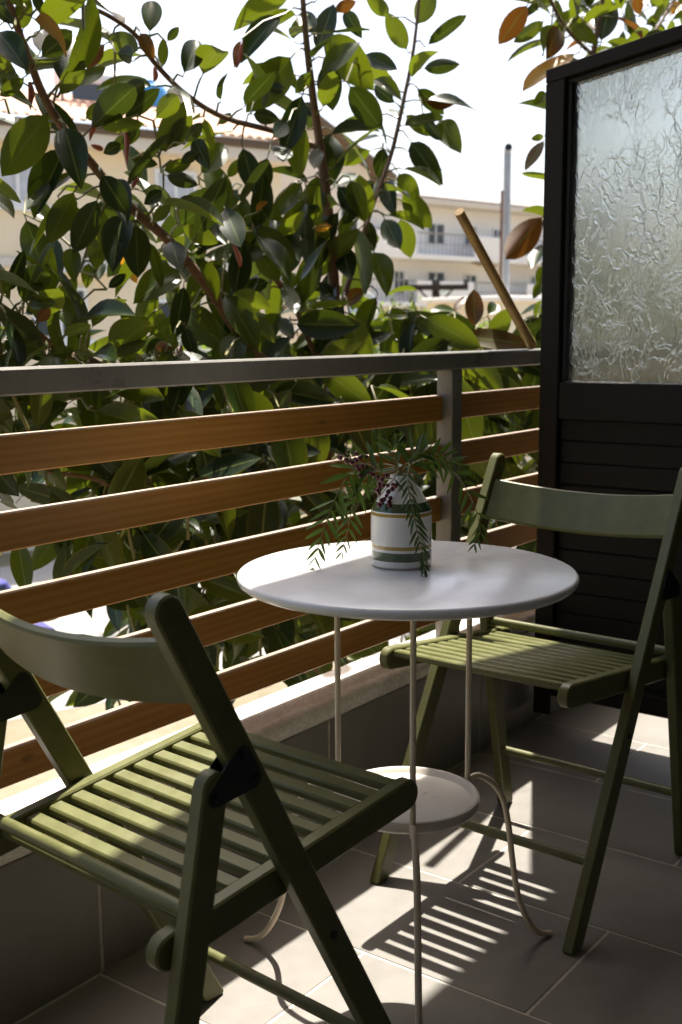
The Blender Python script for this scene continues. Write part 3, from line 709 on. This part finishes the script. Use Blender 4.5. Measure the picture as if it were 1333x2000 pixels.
for r in rows(T2): a, b, c, d, e = [float(x)*Z2 for x in r[:5]]; A.leaf_px(600+a, b, 600+c, d, e*1.05, r[5])
# crown behind the slats and beside the frame: leaves set round twigs of the lower limbs
def filler(tree, n, xr, yr, depth, sizes, cols='gggddgdgr', dens=None):
    k = 0; tries = 0
    while k < n and tries < n*20:
        tries += 1
        px = random.uniform(*xr); py = random.uniform(*yr)
        if dens and random.random() > dens(px, py): continue
        B = at_y(px, py, random.uniform(*depth)); out = rv(); out.z = out.z*.6-.25; out.normalize()
        nn = Vector((random.gauss(0, .55), random.gauss(-.15, .55), 1)) if random.random() < .6 else rv()
        L = random.uniform(*sizes)
        tree.leaf_at(B, out, nn, L, random.choice(cols)); k += 1
        if random.random() < .25:
            tree.limbs.append(([B-out*.01+Vector((0, 0, -.12))+rv()*.05, B-out*.005, B], .004, .0025))
def filler_px(tree, n, xr, yr, depth, cols, ln=(95, 150), dens=None):
    # drooping leaves seen mostly broadside, each hung from its own twig
    k = 0; tries = 0
    while k < n and tries < n*30:
        tries += 1
        px = random.uniform(*xr); py = random.uniform(*yr)
        if dens and random.random() > dens(px, py): continue
        a = random.gauss(math.pi/2, .9); L = random.uniform(*ln); y = random.uniform(*depth); L *= 2.1/y
        tree.leaf_px(px, py, px+L*math.cos(a), py+L*math.sin(a), L*random.uniform(.24, .46), random.choice(cols), y); k += 1
def leafy(tree, path, n, t0, t1, cols, ln=(.14, .205)):
    # leaves in a spiral along a shoot, tips drooping
    m = len(path)-1
    for k in range(n):
        f = (t0+(t1-t0)*(k+random.random()*.6)/n)*m; i = min(int(f), m-1); p = path[i].lerp(path[i+1], f-i); T = (path[i+1]-path[i]).normalized()
        a = k*2.4+random.uniform(-.3, .3); e1 = T.orthogonal().normalized(); e2 = T.cross(e1); o = e1*math.cos(a)+e2*math.sin(a)
        L = random.uniform(*ln); d = (o*random.uniform(.7, 1)+T*random.uniform(.1, .7)+Vector((0, 0, random.uniform(-.75, .5)))).normalized()
        b0 = p+(o+T*.3).normalized()*random.uniform(.02, .06)
        tree.limbs.append(([p, p.lerp(b0, .6)+Vector((0, 0, .004)), b0], .0032, .0024))
        nn = Vector((random.gauss(0, .35), random.gauss(-.2, .35), 1)) if abs(d.z) < .75 else -o*.2+rv()*.5+Vector((0, -.6, .6))
        tree.leaves.append((b0, frame(d, nn), L, random.uniform(.9, 1.1), random.choice(cols), L*2))
def densA(px, py):
    if px < 330 and py > 1010: return .10 if px < 180 else .6
    if px < 130 and py > 900: return .2
    if py > 1200: return .55 if px < 560 else .9
    return 1
def densU(px, py):
    # the crown thins out along its upper edge and towards the house wall
    if py < 330+max(0, 260-px)*.1: return .12
    if px < 210: return .25 if py > 420 else .8
    if px < 330 and py > 560: return .4
    if px > 740: return .0 if py < 590 else 1
    if px > 690: return .5
    return 1
LB = [l for l in A.limbs if l[1] > .008]
leafy(A, LB[0][0], 26, .62, .98, 'gdgdg'); leafy(A, LB[1][0], 36, .30, .99, 'gdgddgg'); leafy(A, LB[2][0], 13, .12, .72, 'gdg'); leafy(A, LB[3][0], 22, .25, 1, 'gdggd')
leafy(A, LB[4][0], 18, .2, .62, 'gdg'); leafy(A, LB[5][0], 26, .4, .99, 'gdg'); leafy(A, LB[6][0], 14, .3, .8, 'gdg'); leafy(A, LB[7][0], 24, .2, 1, 'gdg')
filler_px(A, 75, (20, 900), (360, 690), (2.0, 2.5), 'gggddgdgdg', dens=densU)
filler_px(A, 260, (-60, 980), (670, 1200), (1.75, 2.5), 'gggddgdggdgdg', dens=densA)
filler(A, 620, (-160, 980), (680, 1330), (1.8, 2.9), (.13, .19), 'gggdddgdgdgdgdgd', dens=densA)
filler_px(A, 70, (230, 640), (1010, 1330), (1.8, 2.4), 'gdgd')
filler_px(A, 12, (20, 200), (900, 1060), (1.75, 2.1), 'gdgd')
filler(A, 260, (250, 980), (640, 1250), (2.7, 3.6), (.14, .2), 'gdd')
filler(A, 70, (430, 900), (560, 760), (2.3, 2.9), (.11, .17), 'gdg')
filler(A, 26, (-200, 60), (-120, 200), (1.95, 2.4), (.13, .18), 'gd')
filler(A, 40, (-260, -20), (300, 900), (1.85, 2.4), (.13, .18), 'gd')
filler(A, 90, (-100, 900), (-520, -90), (1.9, 2.7), (.13, .18), 'gd')
A.build()
for bx, by, tx, ty, c in ((245, 252, 249, 322, 0), (186, 222, 176, 275, 0), (265, 340, 258, 372, 0), (58, 160, 60, 215, 0), (462, 132, 475, 80, 0), (302, 158, 303, 128, 0), (200, 292, 178, 283, 0), (470, 520, 455, 470, 0)):
    k_, pn = A.near_px(bx, by); b0 = at_y(bx, by, pn.y-.02); t0 = at_d(tx, ty, (b0-CAM).dot(Fw)); v_ = t0-b0
    q = MB(); q.tube(smoothpath([Vector((0, 0, 0)), v_*.35+Vector((.004, 0, 0)), v_*.75, v_], 3), [.003, .005, .0062, .007, .0066, .0058, .0046, .0034, .002, .0008], 7); o = q.build('bud_sheath', M['sheath'], A.r, 60); o.location = b0-A.root

B_ = Tree('rubber tree with rusty leaf undersides rising behind the dark privacy screen', at_y(1090, 1300, 2.0).to_tuple()[:2]+(ZG,))
rt = B_.root
B_.branch(smoothpath([rt, Vector((rt.x+.05, rt.y, -2)), Vector((rt.x, rt.y, -.6)), at_y(1080, 900, 2.0), at_y(1100, 600, 1.98), at_y(1120, 300, 1.95), at_y(1160, 100, 1.9), at_y(1190, -80, 1.9)], 6), .03, .007)
B_.branch(limb([(1085, 820, 2.0), (1040, 730, 1.9), (960, 690, 1.85), (900, 680, 1.8)]), .009, .004)
B_.branch(limb([(1120, 300, 1.95), (1200, 150, 1.95), (1280, 60, 1.9), (1340, -40, 1.9)]), .01, .005)
B_.branch(limb([(1160, 110, 1.9), (1110, 60, 1.9), (1080, 10, 1.88), (1060, -60, 1.88)]), .008, .004)
T3 = '''400 1118 612 1232 92 g|598 1172 592 1032 76 r|640 1232 722 1092 76 g|708 1228 828 1148 78 d|640 1122 682 1065 50 g|850 755 695 932 92 r|838 860 798 962 52 d|848 488 772 602 42 r|852 325 808 368 40 g|846 482 798 494 26 g
792 5 682 156 92 r|852 68 738 152 48 g|900 88 796 192 52 g|922 108 852 192 60 g|968 182 762 296 48 y|992 142 942 45 62 g|1042 162 1082 -15 80 d|1012 152 955 55 34 y|1232 108 1118 150 32 g|1340 15 1255 42 40 g|1130 105 1182 70 46 d
830 25 770 40 40 d|880 15 800 0 40 g|960 60 940 -20 50 g|1000 30 1010 -40 40 d|1120 40 1100 -40 50 g|1180 60 1170 -20 40 r|1220 30 1260 -30 50 g|1290 60 1330 0 40 y|1200 90 1250 60 40 g|845 940 820 1010 44 g|836 1000 808 1050 40 g|842 1060 810 1120 40 g
560 1240 620 1160 50 d|450 1240 520 1180 40 d|760 1240 800 1190 40 g|520 1110 560 1050 30 r'''
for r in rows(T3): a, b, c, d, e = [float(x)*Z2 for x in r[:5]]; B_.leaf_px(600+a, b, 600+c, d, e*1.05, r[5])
leafy(B_, B_.limbs[0][0], 30, .6, 1, 'gdgdgr'); leafy(B_, B_.limbs[2][0], 22, .2, 1, 'gdgdgr'); leafy(B_, B_.limbs[3][0], 9, .1, .8, 'gdgr')
filler_px(B_, 26, (860, 1055), (610, 700), (1.75, 2.15), 'gdgdgdr', (70, 130))
filler_px(B_, 40, (880, 1090), (690, 1000), (1.7, 2.2), 'ggdgdg', (90, 150))
filler(B_, 170, (860, 1120), (690, 1220), (1.75, 2.6), (.12, .19), 'ggdgdgdgd')
filler(B_, 40, (1075, 1420), (-60, 120), (1.8, 2.3), (.12, .18), 'ggdgr')
filler(B_, 620, (1085, 1600), (520, 1000), (1.9, 3.2), (.15, .21), 'gdddd')
filler(B_, 120, (1085, 1600), (330, 560), (1.9, 3.2), (.13, .19), 'gdd')
filler(B_, 40, (1000, 1500), (-420, -60), (1.8, 2.4), (.12, .18))
B_.build()
# ------------------------------------------------------------------ stick on the rail
sp0 = at_y(1040, 677, 1.387); sp0.z = .966; sp1 = at_y(897, 417, 1.40)
q = MB(); dv = sp1-sp0; q.tube([Vector((0, 0, 0)), dv*.35+Vector((.002, 0, -.003)), dv*.7+Vector((.002, 0, -.002)), dv], [.0126, .0124, .0121, .0118], 14)
so_ = q.build('wooden_stick', M['bamboo'], None, 40); so_.location = sp0+Vector((0, 0, .004)); tag(so_, 'bare round wooden stick leaning out from the end of the rail', 'stick')
# ------------------------------------------------------------------ houses beyond
glassm = NT('window_glass'); glassm = glassm.done(glassm.pbr((.05, .06, .07), .08, spec=.6))
curt = simple('curtain', (.5, .52, .56), .8, .15, 6, .1)
white = simple('white_frame', (.75, .75, .73), .5, .04, 8, .05)
cream = simple('cream_render', (.80, .67, .47), .9, .05, 2, .2)
cream2 = simple('pale_render', (.66, .59, .50), .9, .05, 2, .2)
pale = simple('offwhite_render', (.84, .80, .75), .9, .05, 1, .2)
rooft = simple('terracotta_tile', (.52, .30, .20), .8, .3, 3, .2)
darkm = simple('dark_brown_wood', (.12, .08, .05), .8)  # plain dark brown of the eave and the gabled roof
def clone_box(mb, a, b, c=0): mb.box(a, b, c)
def window(par, x0, x1, z0, z1, y=0, two=True, cur=False, trim=True):
    f = MB(); t = .07
    f.box((x0, y-.05, z0), (x0+t, y+.06, z1)); f.box((x1-t, y-.05, z0), (x1, y+.06, z1)); f.box((x0+t, y-.05, z0), (x1-t, y+.06, z0+t)); f.box((x0+t, y-.05, z1-t), (x1-t, y+.06, z1))
    if two: m = (x0+x1)/2; f.box((m-.035, y-.04, z0+t), (m+.035, y+.05, z1-t))
    wo_ = f.build('window', white, par)
    p = MB(); p.box((x0+t, y+.0, z0+t), (x1-t, y+.012, z1-t)); p.build('pane', glassm, wo_)
    if cur:
        c = MB(); n = 26; vs = []; 
        for i in range(n+1):
            xx = x0+t+(x1-x0-2*t)*i/n; yy = y-.012+.006*math.cos(i*2.2); vs += [(xx, yy, z0+t), (xx, yy, z1-t)]
        c.add(vs, [(2*i, 2*i+2, 2*i+3, 2*i+1) for i in range(n)]); c.build('blind', curt, wo_)
    if trim:
        s = MB(); s.box((x0-.12, y-.09, z0-.12), (x1+.12, y+.02, z0-.001)); s.build('sill', white, wo_)
def house(name, label, px, dist, ang): 
    d = ray(px, 667); d.z = 0; d.normalize(); p = d*dist
    return thing(name, label, 'building', (p.x, p.y, ZG), ang)
def loc(h, px, py):      # pixel on the front plane -> local x, z
    a = h.rotation_euler[2]; n = Vector((-math.sin(a), math.cos(a), 0)); P = at_plane(px, py, Vector(h.location), n)
    v = P-Vector(h.location); return v.x*math.cos(a)+v.y*math.sin(a), v.z
def roof(par, x0, x1, y0, y1, z, rise, mat):
    # hipped front slope in barrel tiles: corrugated sheet rising from the eave at y0 to the ridge
    m = MB(); nx = int((x1-x0)/.055); ny = 14; vs = []
    for j in range(ny+1):
        t = j/ny
        for i in range(nx+1):
            x = x0+(x1-x0)*i/nx; wv = abs(math.sin(x/.22*math.pi))*.06
            vs.append((x, y0+(y1-y0)*t, z+rise*t+wv-(.03 if j % 2 else 0)))
    n = nx+1; m.add(vs, [(j*n+i, j*n+i+1, (j+1)*n+i+1, (j+1)*n+i) for j in range(ny) for i in range(nx)])
    return m.build('roof', mat, par)
# cream house on the street's far side
h1 = house('cream_house', 'cream rendered house with a terracotta tile roof and white framed windows', 0, 24, E1)
xr_, ze = loc(h1, 548, 297); xl_, _ = loc(h1, -330, 230); _, ze = loc(h1, 0, 248)
q = MB(); q.box((xl_, 0, 0), (xr_, 9, ze)); q.build('wall', cream, h1)
q = MB(); q.box((xl_-.5, -.55, ze-.02), (xr_+.5, .3, ze+.13), .02); q.build('eave', darkm, h1)
q = MB(); q.box((xl_-.4, -.45, ze-.28), (xr_+.4, -.002, ze-.021), .02); q.build('cornice', cream2, h1)
roof(h1, xl_-.5, xr_+.5, -.6, 4.6, ze+.14, 1.5, rooft)
for (a, b, c_, d, cu) in ((-25, 296, 84, 396, True), (60, 560, 168, 664, False), (300, 330, 380, 430, True), (-260, 290, -170, 390, True), (300, 585, 390, 680, False)):
    x0, z1 = loc(h1, a, b); x1, _ = loc(h1, c, b) if False else loc(h1, c_, b); _, z0 = loc(h1, a, d)
    window(h1, x0, x1, z0, z1, -.03, True, cu)
x0, zc = loc(h1, -300, 500); q = MB(); q.box((xl_-.05, -.09, zc-.12), (xr_+.05, -.001, zc+.06), .02); q.build('string_course', cream2, h1)
x0, z0 = loc(h1, 62, 528); q = MB(); q.box((x0-.3, -.6, z0-.04), (x0+1.7, -.001, z0+.05), .02); q.build('door_canopy', white, h1)
# solar water heater and blue tank on its roof
x0, z0 = loc(h1, 288, 232); wh = thing('solar_water_heater', 'white solar water heater on the terracotta roof', 'water heater', tuple(Vector(h1.location)+ex*x0+ey*3.2+Vector((0, 0, ze+1.0))), E1)
q = MB(); q.tube([(-.7, 0, .75), (.7, 0, .75)], .25, 18); q.build('tank', white, wh, 50)
q = MB(); q.box((-.7, -.9, .12), (.7, -.84, .5)); q.build('collector', glassm, wh)
q = MB(); [q.box((a-.03, -.03, -.2), (a+.03, .03, .6)) for a in (-.6, .6)]; q.build('stand', M['rail_metal'], wh)
x0, z0 = loc(h1, 408, 205); tk = thing('water_tank', 'round blue plastic water tank on a roof', 'tank', tuple(Vector(h1.location)+ex*(x0+.55)+ey*4.3+Vector((0, 0, ze+1.35))), 0)
q = MB(); q.lathe([(.01, 0), (.48, 0), (.5, .05), (.5, .5), (.44, .62), (.2, .7), (.19, .78), (.01, .79)], 28); q.build('shell', simple('blue_plastic', (.05, .25, .55), .4), tk, 40)
# gabled house between
h2 = house('gabled_house', 'pale grey gabled house showing between the rubber tree branches', 640, 33, E1)
xl2, zt2 = loc(h2, 515, 300); xr2, zw2 = loc(h2, 722, 335); xm, zp = loc(h2, 590, 232)
q = MB(); q.add([(xl2, 0, 0), (xr2, 0, 0), (xr2, 0, zw2), (xm, 0, zp), (xl2, 0, zt2), (xl2, 9, 0), (xr2, 9, 0), (xr2, 9, zw2), (xm, 9, zp), (xl2, 9, zt2)], [(0, 1, 2, 3, 4), (9, 8, 7, 6, 5), (1, 6, 7, 2), (0, 4, 9, 5)]); q.build('wall', cream2, h2)
q = MB(); q.add([(xm, -.5, zp+.02), (xr2+.6, -.5, zw2-.28), (xr2+.6, 9, zw2-.28), (xm, 9, zp+.02), (xm, -.5, zp+.2), (xr2+.6, -.5, zw2-.1), (xr2+.6, 9, zw2-.1), (xm, 9, zp+.2)], [(3, 2, 1, 0), (4, 5, 6, 7), (0, 1, 5, 4), (1, 2, 6, 5), (2, 3, 7, 6), (3, 0, 4, 7)])
q.add([(xl2-.6, -.5, zt2-.28), (xm, -.5, zp+.02), (xm, 9, zp+.02), (xl2-.6, 9, zt2-.28), (xl2-.6, -.5, zt2-.1), (xm, -.5, zp+.2), (xm, 9, zp+.2), (xl2-.6, 9, zt2-.1)], [(3, 2, 1, 0), (4, 5, 6, 7), (0, 1, 5, 4), (1, 2, 6, 5), (2, 3, 7, 6), (3, 0, 4, 7)])
q.build('roof', darkm, h2)
for (a, b, c_, d) in ((570, 400, 610, 470), (575, 555, 615, 640), (660, 400, 700, 470)):
    x0, z1 = loc(h2, a, b); x1, _ = loc(h2, c_, b); _, z0 = loc(h2, a, d); window(h2, x0, x1, z0, z1, -.03)
# far apartment block with balconies
h3 = house('apartment_block', 'far pale apartment block with stacked balconies and a shallow tiled roof', 860, 56, rad(-12))
xa, _ = loc(h3, 650, 500); xb, _ = loc(h3, 1250, 500); _, zr = loc(h3, 836, 404)
q = MB(); q.box((xa, 0, 0), (xb, 11, zr)); q.build('wall', pale, h3)
q = MB(); q.box((xa-.8, -1.0, zr+.002), (xb+.8, 11.5, zr+.28), .05); q.build('roof_slab', cream2, h3)
roof(h3, xa-.8, xb+.8, -1.0, 4, zr+.29, .35, rooft)
zs = []
for py in (502, 592): zs.append(loc(h3, 836, py)[1])
for i, z in enumerate(zs):
    q = MB(); q.box((xa, -1.4, z-.22), (xb, -.002, z), .03); b = q.build('balcony_slab', pale, h3)
    xs0 = xa
    for k in range(6):
        s0 = xa+(xb-xa)*k/6; s1 = xa+(xb-xa)*(k+1)/6
        if (k+i) % 2 == 0:
            q = MB(); q.box((s0, -1.4, z+.001), (s1-.02, -1.27, z+.95), .02); q.build('balcony_parapet', pale, h3)
        else:
            q = MB(); q.tube([(s0, -1.35, z+.95), (s1, -1.35, z+.95)], .035, 6); q.tube([(s0, -1.35, z+.5), (s1, -1.35, z+.5)], .015, 5)
            nb_ = 14
            for j in range(nb_+1): xx = s0+(s1-s0)*j/nb_; q.tube([(xx, -1.35, z), (xx, -1.35, z+.95)], .014, 5)
            q.build('balcony_railing', M['rail_metal'], h3)
for (a, b, c_, d) in ((833, 434, 868, 478), (962, 446, 980, 486), (767, 527, 789, 575), (833, 529, 868, 578), (1036, 538, 1052, 580), (720, 440, 745, 480), (905, 440, 930, 480), (905, 535, 930, 578)):
    x0, z1 = loc(h3, a, b); x1, _ = loc(h3, c_, b); _, z0 = loc(h3, a, d); window(h3, x0, x1, max(z0, 0), z1, -.03, True, False, False)
x0, z0 = loc(h3, 887, 520); x1, _ = loc(h3, 922, 520)
q = MB(); q.add([(x0, -1.6, z0), (x1, -1.6, z0), (x1, -.1, z0+.5), (x0, -.1, z0+.5), (x0, -1.6, z0-.06), (x1, -1.6, z0-.06), (x1, -.1, z0+.44), (x0, -.1, z0+.44)], [(0, 1, 2, 3), (7, 6, 5, 4), (0, 4, 5, 1), (1, 5, 6, 2), (2, 6, 7, 3), (3, 7, 4, 0)]); q.build('awning', M['bamboo'], h3)
# low house with a flue and a rusty mast
h4 = house('low_house', 'low cream flat roofed house with a parapet beyond the railing corner', 1010, 27, rad(-14))
xa4, _ = loc(h4, 985, 600); xb4, _ = loc(h4, 1400, 600); _, z4 = loc(h4, 1000, 588)
q = MB(); q.box((xa4, 0, 0), (xb4, 2.5, z4)); q.build('wall', cream, h4)
q = MB(); q.box((xa4-.1, -.1, z4+.001), (xb4+.1, 2.6, z4+.12), .02); q.build('parapet_cap', pale, h4)
def post_world(px, py, dist):
    d = ray(px, py); k = dist/math.hypot(d.x, d.y); return CAM+d*k
tp = post_world(992, 296, 27.6); fl_ = thing('flue_pipe', 'tall grey metal flue pipe with a bent open top', 'pipe', (tp.x, tp.y, ZG+z4+.12))
galv = simple('galvanised_steel', (.34, .36, .38), .45, .15, 4, .05, metallic=.2)
hz = tp.z-(ZG+z4+.12); q = MB(); q.tube(smoothpath([(0, 0, 0), (0, 0, hz*.5), (0, 0, hz-.15), (0, 0, hz-.03), (-.04, -.03, hz+.045), (-.16, -.11, hz+.07)], 5), .088, 16, False); q.build('pipe', galv, fl_, 60)
q = MB(); q.tube([(-.137, -.094, hz+.066), (-.145, -.0995, hz+.068)], .083, 16); q.build('dark_mouth_disc', M['gasket'], fl_, 60)  # black disc inside the mouth, painted stand-in for the pipe's dark interior
for k in (.3, .65): q = MB(); q.tube([(0, 0, hz*k), (0, 0, hz*k+.06)], .097, 16); q.build('clamp', galv, fl_, 40)
tp = post_world(981, 372, 27.3); ms_ = thing('mast', 'thin rusty iron mast standing beside the flue pipe', 'mast', (tp.x, tp.y, ZG+z4+.12))
hz = tp.z-(ZG+z4+.12); q = MB(); q.tube([(0, 0, 0), (0, 0, hz)], .032, 8); q.build('pole', simple('rust', (.16, .08, .05), .8, .3, 8), ms_, 60)
q = MB(); q.tube([(-.09, 0, hz*.8), (.09, 0, hz*.8)], .012, 6); q.build('bracket', bpy.data.materials['rust'], ms_, 60)
# utility pole
tp = post_world(852, 556, 32); up_ = thing('utility_pole', 'brown wooden utility pole with a braced crossarm and insulators', 'pole', (tp.x, tp.y, ZG), rad(-57))
hz = tp.z-ZG; wd = simple('creosote_wood', (.014, .010, .008), .85, .25, 6)
q = MB(); q.tube([(0, 0, 0), (0, 0, hz+.12)], [.15, .11], 12); q.build('pole', wd, up_, 60)
q = MB(); q.box((-.86, -.20, hz-.15), (.86, -.08, hz), .008); q.build('crossarm', wd, up_)
for s in (-1, 1): q = MB(); q.tube([(s*.48, -.13, hz-.1), (0, -.13, hz-.62)], .028, 6); q.build('brace', wd, up_)
for a in (-.80, .80, -.02): q = MB(); q.lathe([(.01, 0), (.05, 0), (.065, .04), (.045, .08), (.06, .12), (.03, .17), (.01, .18)], 12, (a, -.14, hz)); q.build('insulator', M['black_metal'], up_, 50)
# satellite dish on a garden post
tp = post_world(712, 604, 20); sd_ = thing('satellite_dish', 'small white satellite dish on a thin post among the leaves', 'satellite dish', (tp.x, tp.y, ZG), rad(-160))
hz = tp.z-ZG; q = MB(); vs = []; fs = []
for i in range(7):
    for k in range(20):
        t = 2*math.pi*k/20; r_ = .28*i/6; vs.append((.35*r_*r_/.28, r_*math.cos(t), r_*1.08*math.sin(t)))
fs = [(i*20+k, i*20+(k+1) % 20, (i+1)*20+(k+1) % 20, (i+1)*20+k) for i in range(6) for k in range(20)]
q.add([(x, y, z+hz) for x, y, z in vs], fs); o = q.build('reflector', white, sd_, 60); o.modifiers.new('thickness', 'SOLIDIFY').thickness = .012
q = MB(); q.tube([(-.06, 0, 0), (-.06, 0, hz)], .03, 8); q.build('post', M['rail_metal'], sd_, 60)
q = MB(); q.tube([(0, 0, hz-.28), (.28, 0, hz-.02)], .012, 6); q.build('feed_arm', M['rail_metal'], sd_, 60)
# bright garden trees between the houses
def far_tree(label, px, py, dist, rx, rz_, n, seed):
    random.seed(seed); tp = post_world(px, py, dist); t = thing('garden_tree', label, 'tree', (tp.x, tp.y, ZG), 0, 'garden trees across the street')
    hz = tp.z-ZG-rz_; q = MB(); q.tube([(0, 0, 0), (.05, 0, hz*.4), (-.03, .04, hz*.8), (0, 0, hz)], [.11, .09, .07, .04], 9)
    for k in range(7):
        a = k*.9; q.tube([(0, 0, hz*.7), (math.cos(a)*rx*.4, math.sin(a)*rx*.4, hz*.95), (math.cos(a)*rx*.7, math.sin(a)*rx*.7, hz+rz_*.4)], [.04, .03, .012], 6)
    q.build('trunk', M['bark'], t, 60)
    c = MB(); cl = [Vector((random.uniform(-.75, .75)*rx, random.uniform(-.75, .75)*rx, hz+random.uniform(-.7, .8)*rz_)) for _ in range(26)]
    for k in range(n):
        p = random.choice(cl)+rv()*random.uniform(.1, .42)*rx; a = rv(); a.z -= .3; a.normalize(); R3 = frame(a, rv()+Vector((0, 0, .8))).to_matrix(); s = random.uniform(.09, .15)
        c.add([p+R3 @ Vector(v)*s for v in ((0, 0, 0), (.22, .4, .03), (0, 1, -.05), (-.22, .4, .03))], [(0, 1, 2, 3)], [(.5, 0), (1, .4), (.5, 1), (0, .4)])
    c.build('crown', M['far_leaf'], t, None, 'stuff')
far_tree('bright green garden tree in front of the far apartment block', 775, 600, 19, 1.1, 1.0, 2600, 3)
far_tree('bright green garden tree near the low flat roofed house', 905, 625, 22, .9, .7, 1600, 4)
far_tree('leafy garden tree in front of the cream house', 420, 640, 18, 1.2, 1.0, 2200, 5)
random.seed(11)
# parked car seen through the slats
cp_ = at_z(70, 1112, -2.0)-ex*2.05
car = thing('parked_car', 'violet blue parked car glimpsed between the railing slats', 'car', (cp_.x, cp_.y, ZG+.006), E1+math.pi)
paint = simple('violet_blue_paint', (.075, .075, .30), .3, .05, 4, .02, coat=.8)
def loft(secs, n_in):   # list of (x, half width, z0, z1)
    return
q = MB()
body = [(-2.05, .45, .62), (-2.0, .28, .78), (-1.3, .2, .92), (-.2, .2, .95), (.9, .2, .93), (1.7, .22, .84), (2.02, .28, .70), (2.06, .36, .55)]
vs = []; 
for x, z0, z1 in body:
    hw = .84-.10*max(0, abs(x)-1.5); vs += [(x, -hw, z0), (x, -hw-.02, (z0+z1)/2), (x, -hw+.05, z1), (x, hw-.05, z1), (x, hw+.02, (z0+z1)/2), (x, hw, z0)]
n = 6; fs = [(i*n+k, i*n+(k+1) % n, (i+1)*n+(k+1) % n, (i+1)*n+k) for i in range(len(body)-1) for k in range(n)]+[tuple(reversed(range(n))), tuple(range((len(body)-1)*n, len(body)*n))]
q.add(vs, fs); q.build('body', paint, car, 40)
def cabin(name, secs, mat, hwk):
    m = MB(); vs = []
    for x, z, hw in secs: vs += [(x, -hw, z), (x, hw, z)]
    k_ = len(secs); return m, vs
q = MB(); zb, zt_ = .93, 1.43
q.add([(-1.75, -.76, zb), (1.0, -.76, zb), (1.0, .76, zb), (-1.75, .76, zb), (-1.45, -.62, zt_-.06), (.32, -.62, zt_-.06), (.32, .62, zt_-.06), (-1.45, .62, zt_-.06)], [(0, 1, 5, 4), (1, 2, 6, 5), (2, 3, 7, 6), (3, 0, 4, 7), (3, 2, 1, 0), (4, 5, 6, 7)]); q.build('windows', glassm, car)
q = MB(); q.box((-1.5, -.65, zt_-.07), (.38, .65, zt_), .04); q.build('roof', paint, car, 40)
for s in (-1, 1):
    for a, b in (((1.0, zb), (.34, zt_-.05)), ((-.35, zb), (-.4, zt_-.05)), ((-1.75, zb), (-1.46, zt_-.05))):
        q = MB(); q.tube([(a[0], s*.765, a[1]), (b[0], s*.635, b[1])], .035, 6); q.build('pillar', paint, car)
    for x in (-1.3, 1.32):
        q = MB(); q.tube([(x, s*.66, .32), (x, s*.87, .32)], .315, 22); wl = q.build('wheel', M['gasket'], car, 40)
        q = MB(); q.tube([(x, s*.86, .32), (x, s*.878, .32)], .2, 18); q.build('rim', galv, wl, 40)
    q = MB(); q.box((2.0, s*.55-.14, .56), (2.07, s*.55+.14, .68), .02); q.build('headlight', white, car)
    q = MB(); q.box((-2.08, s*.6-.12, .56), (-2.0, s*.6+.12, .70), .02); q.build('tail_light', simple('red_lens', (.4, .02, .02), .2), car)
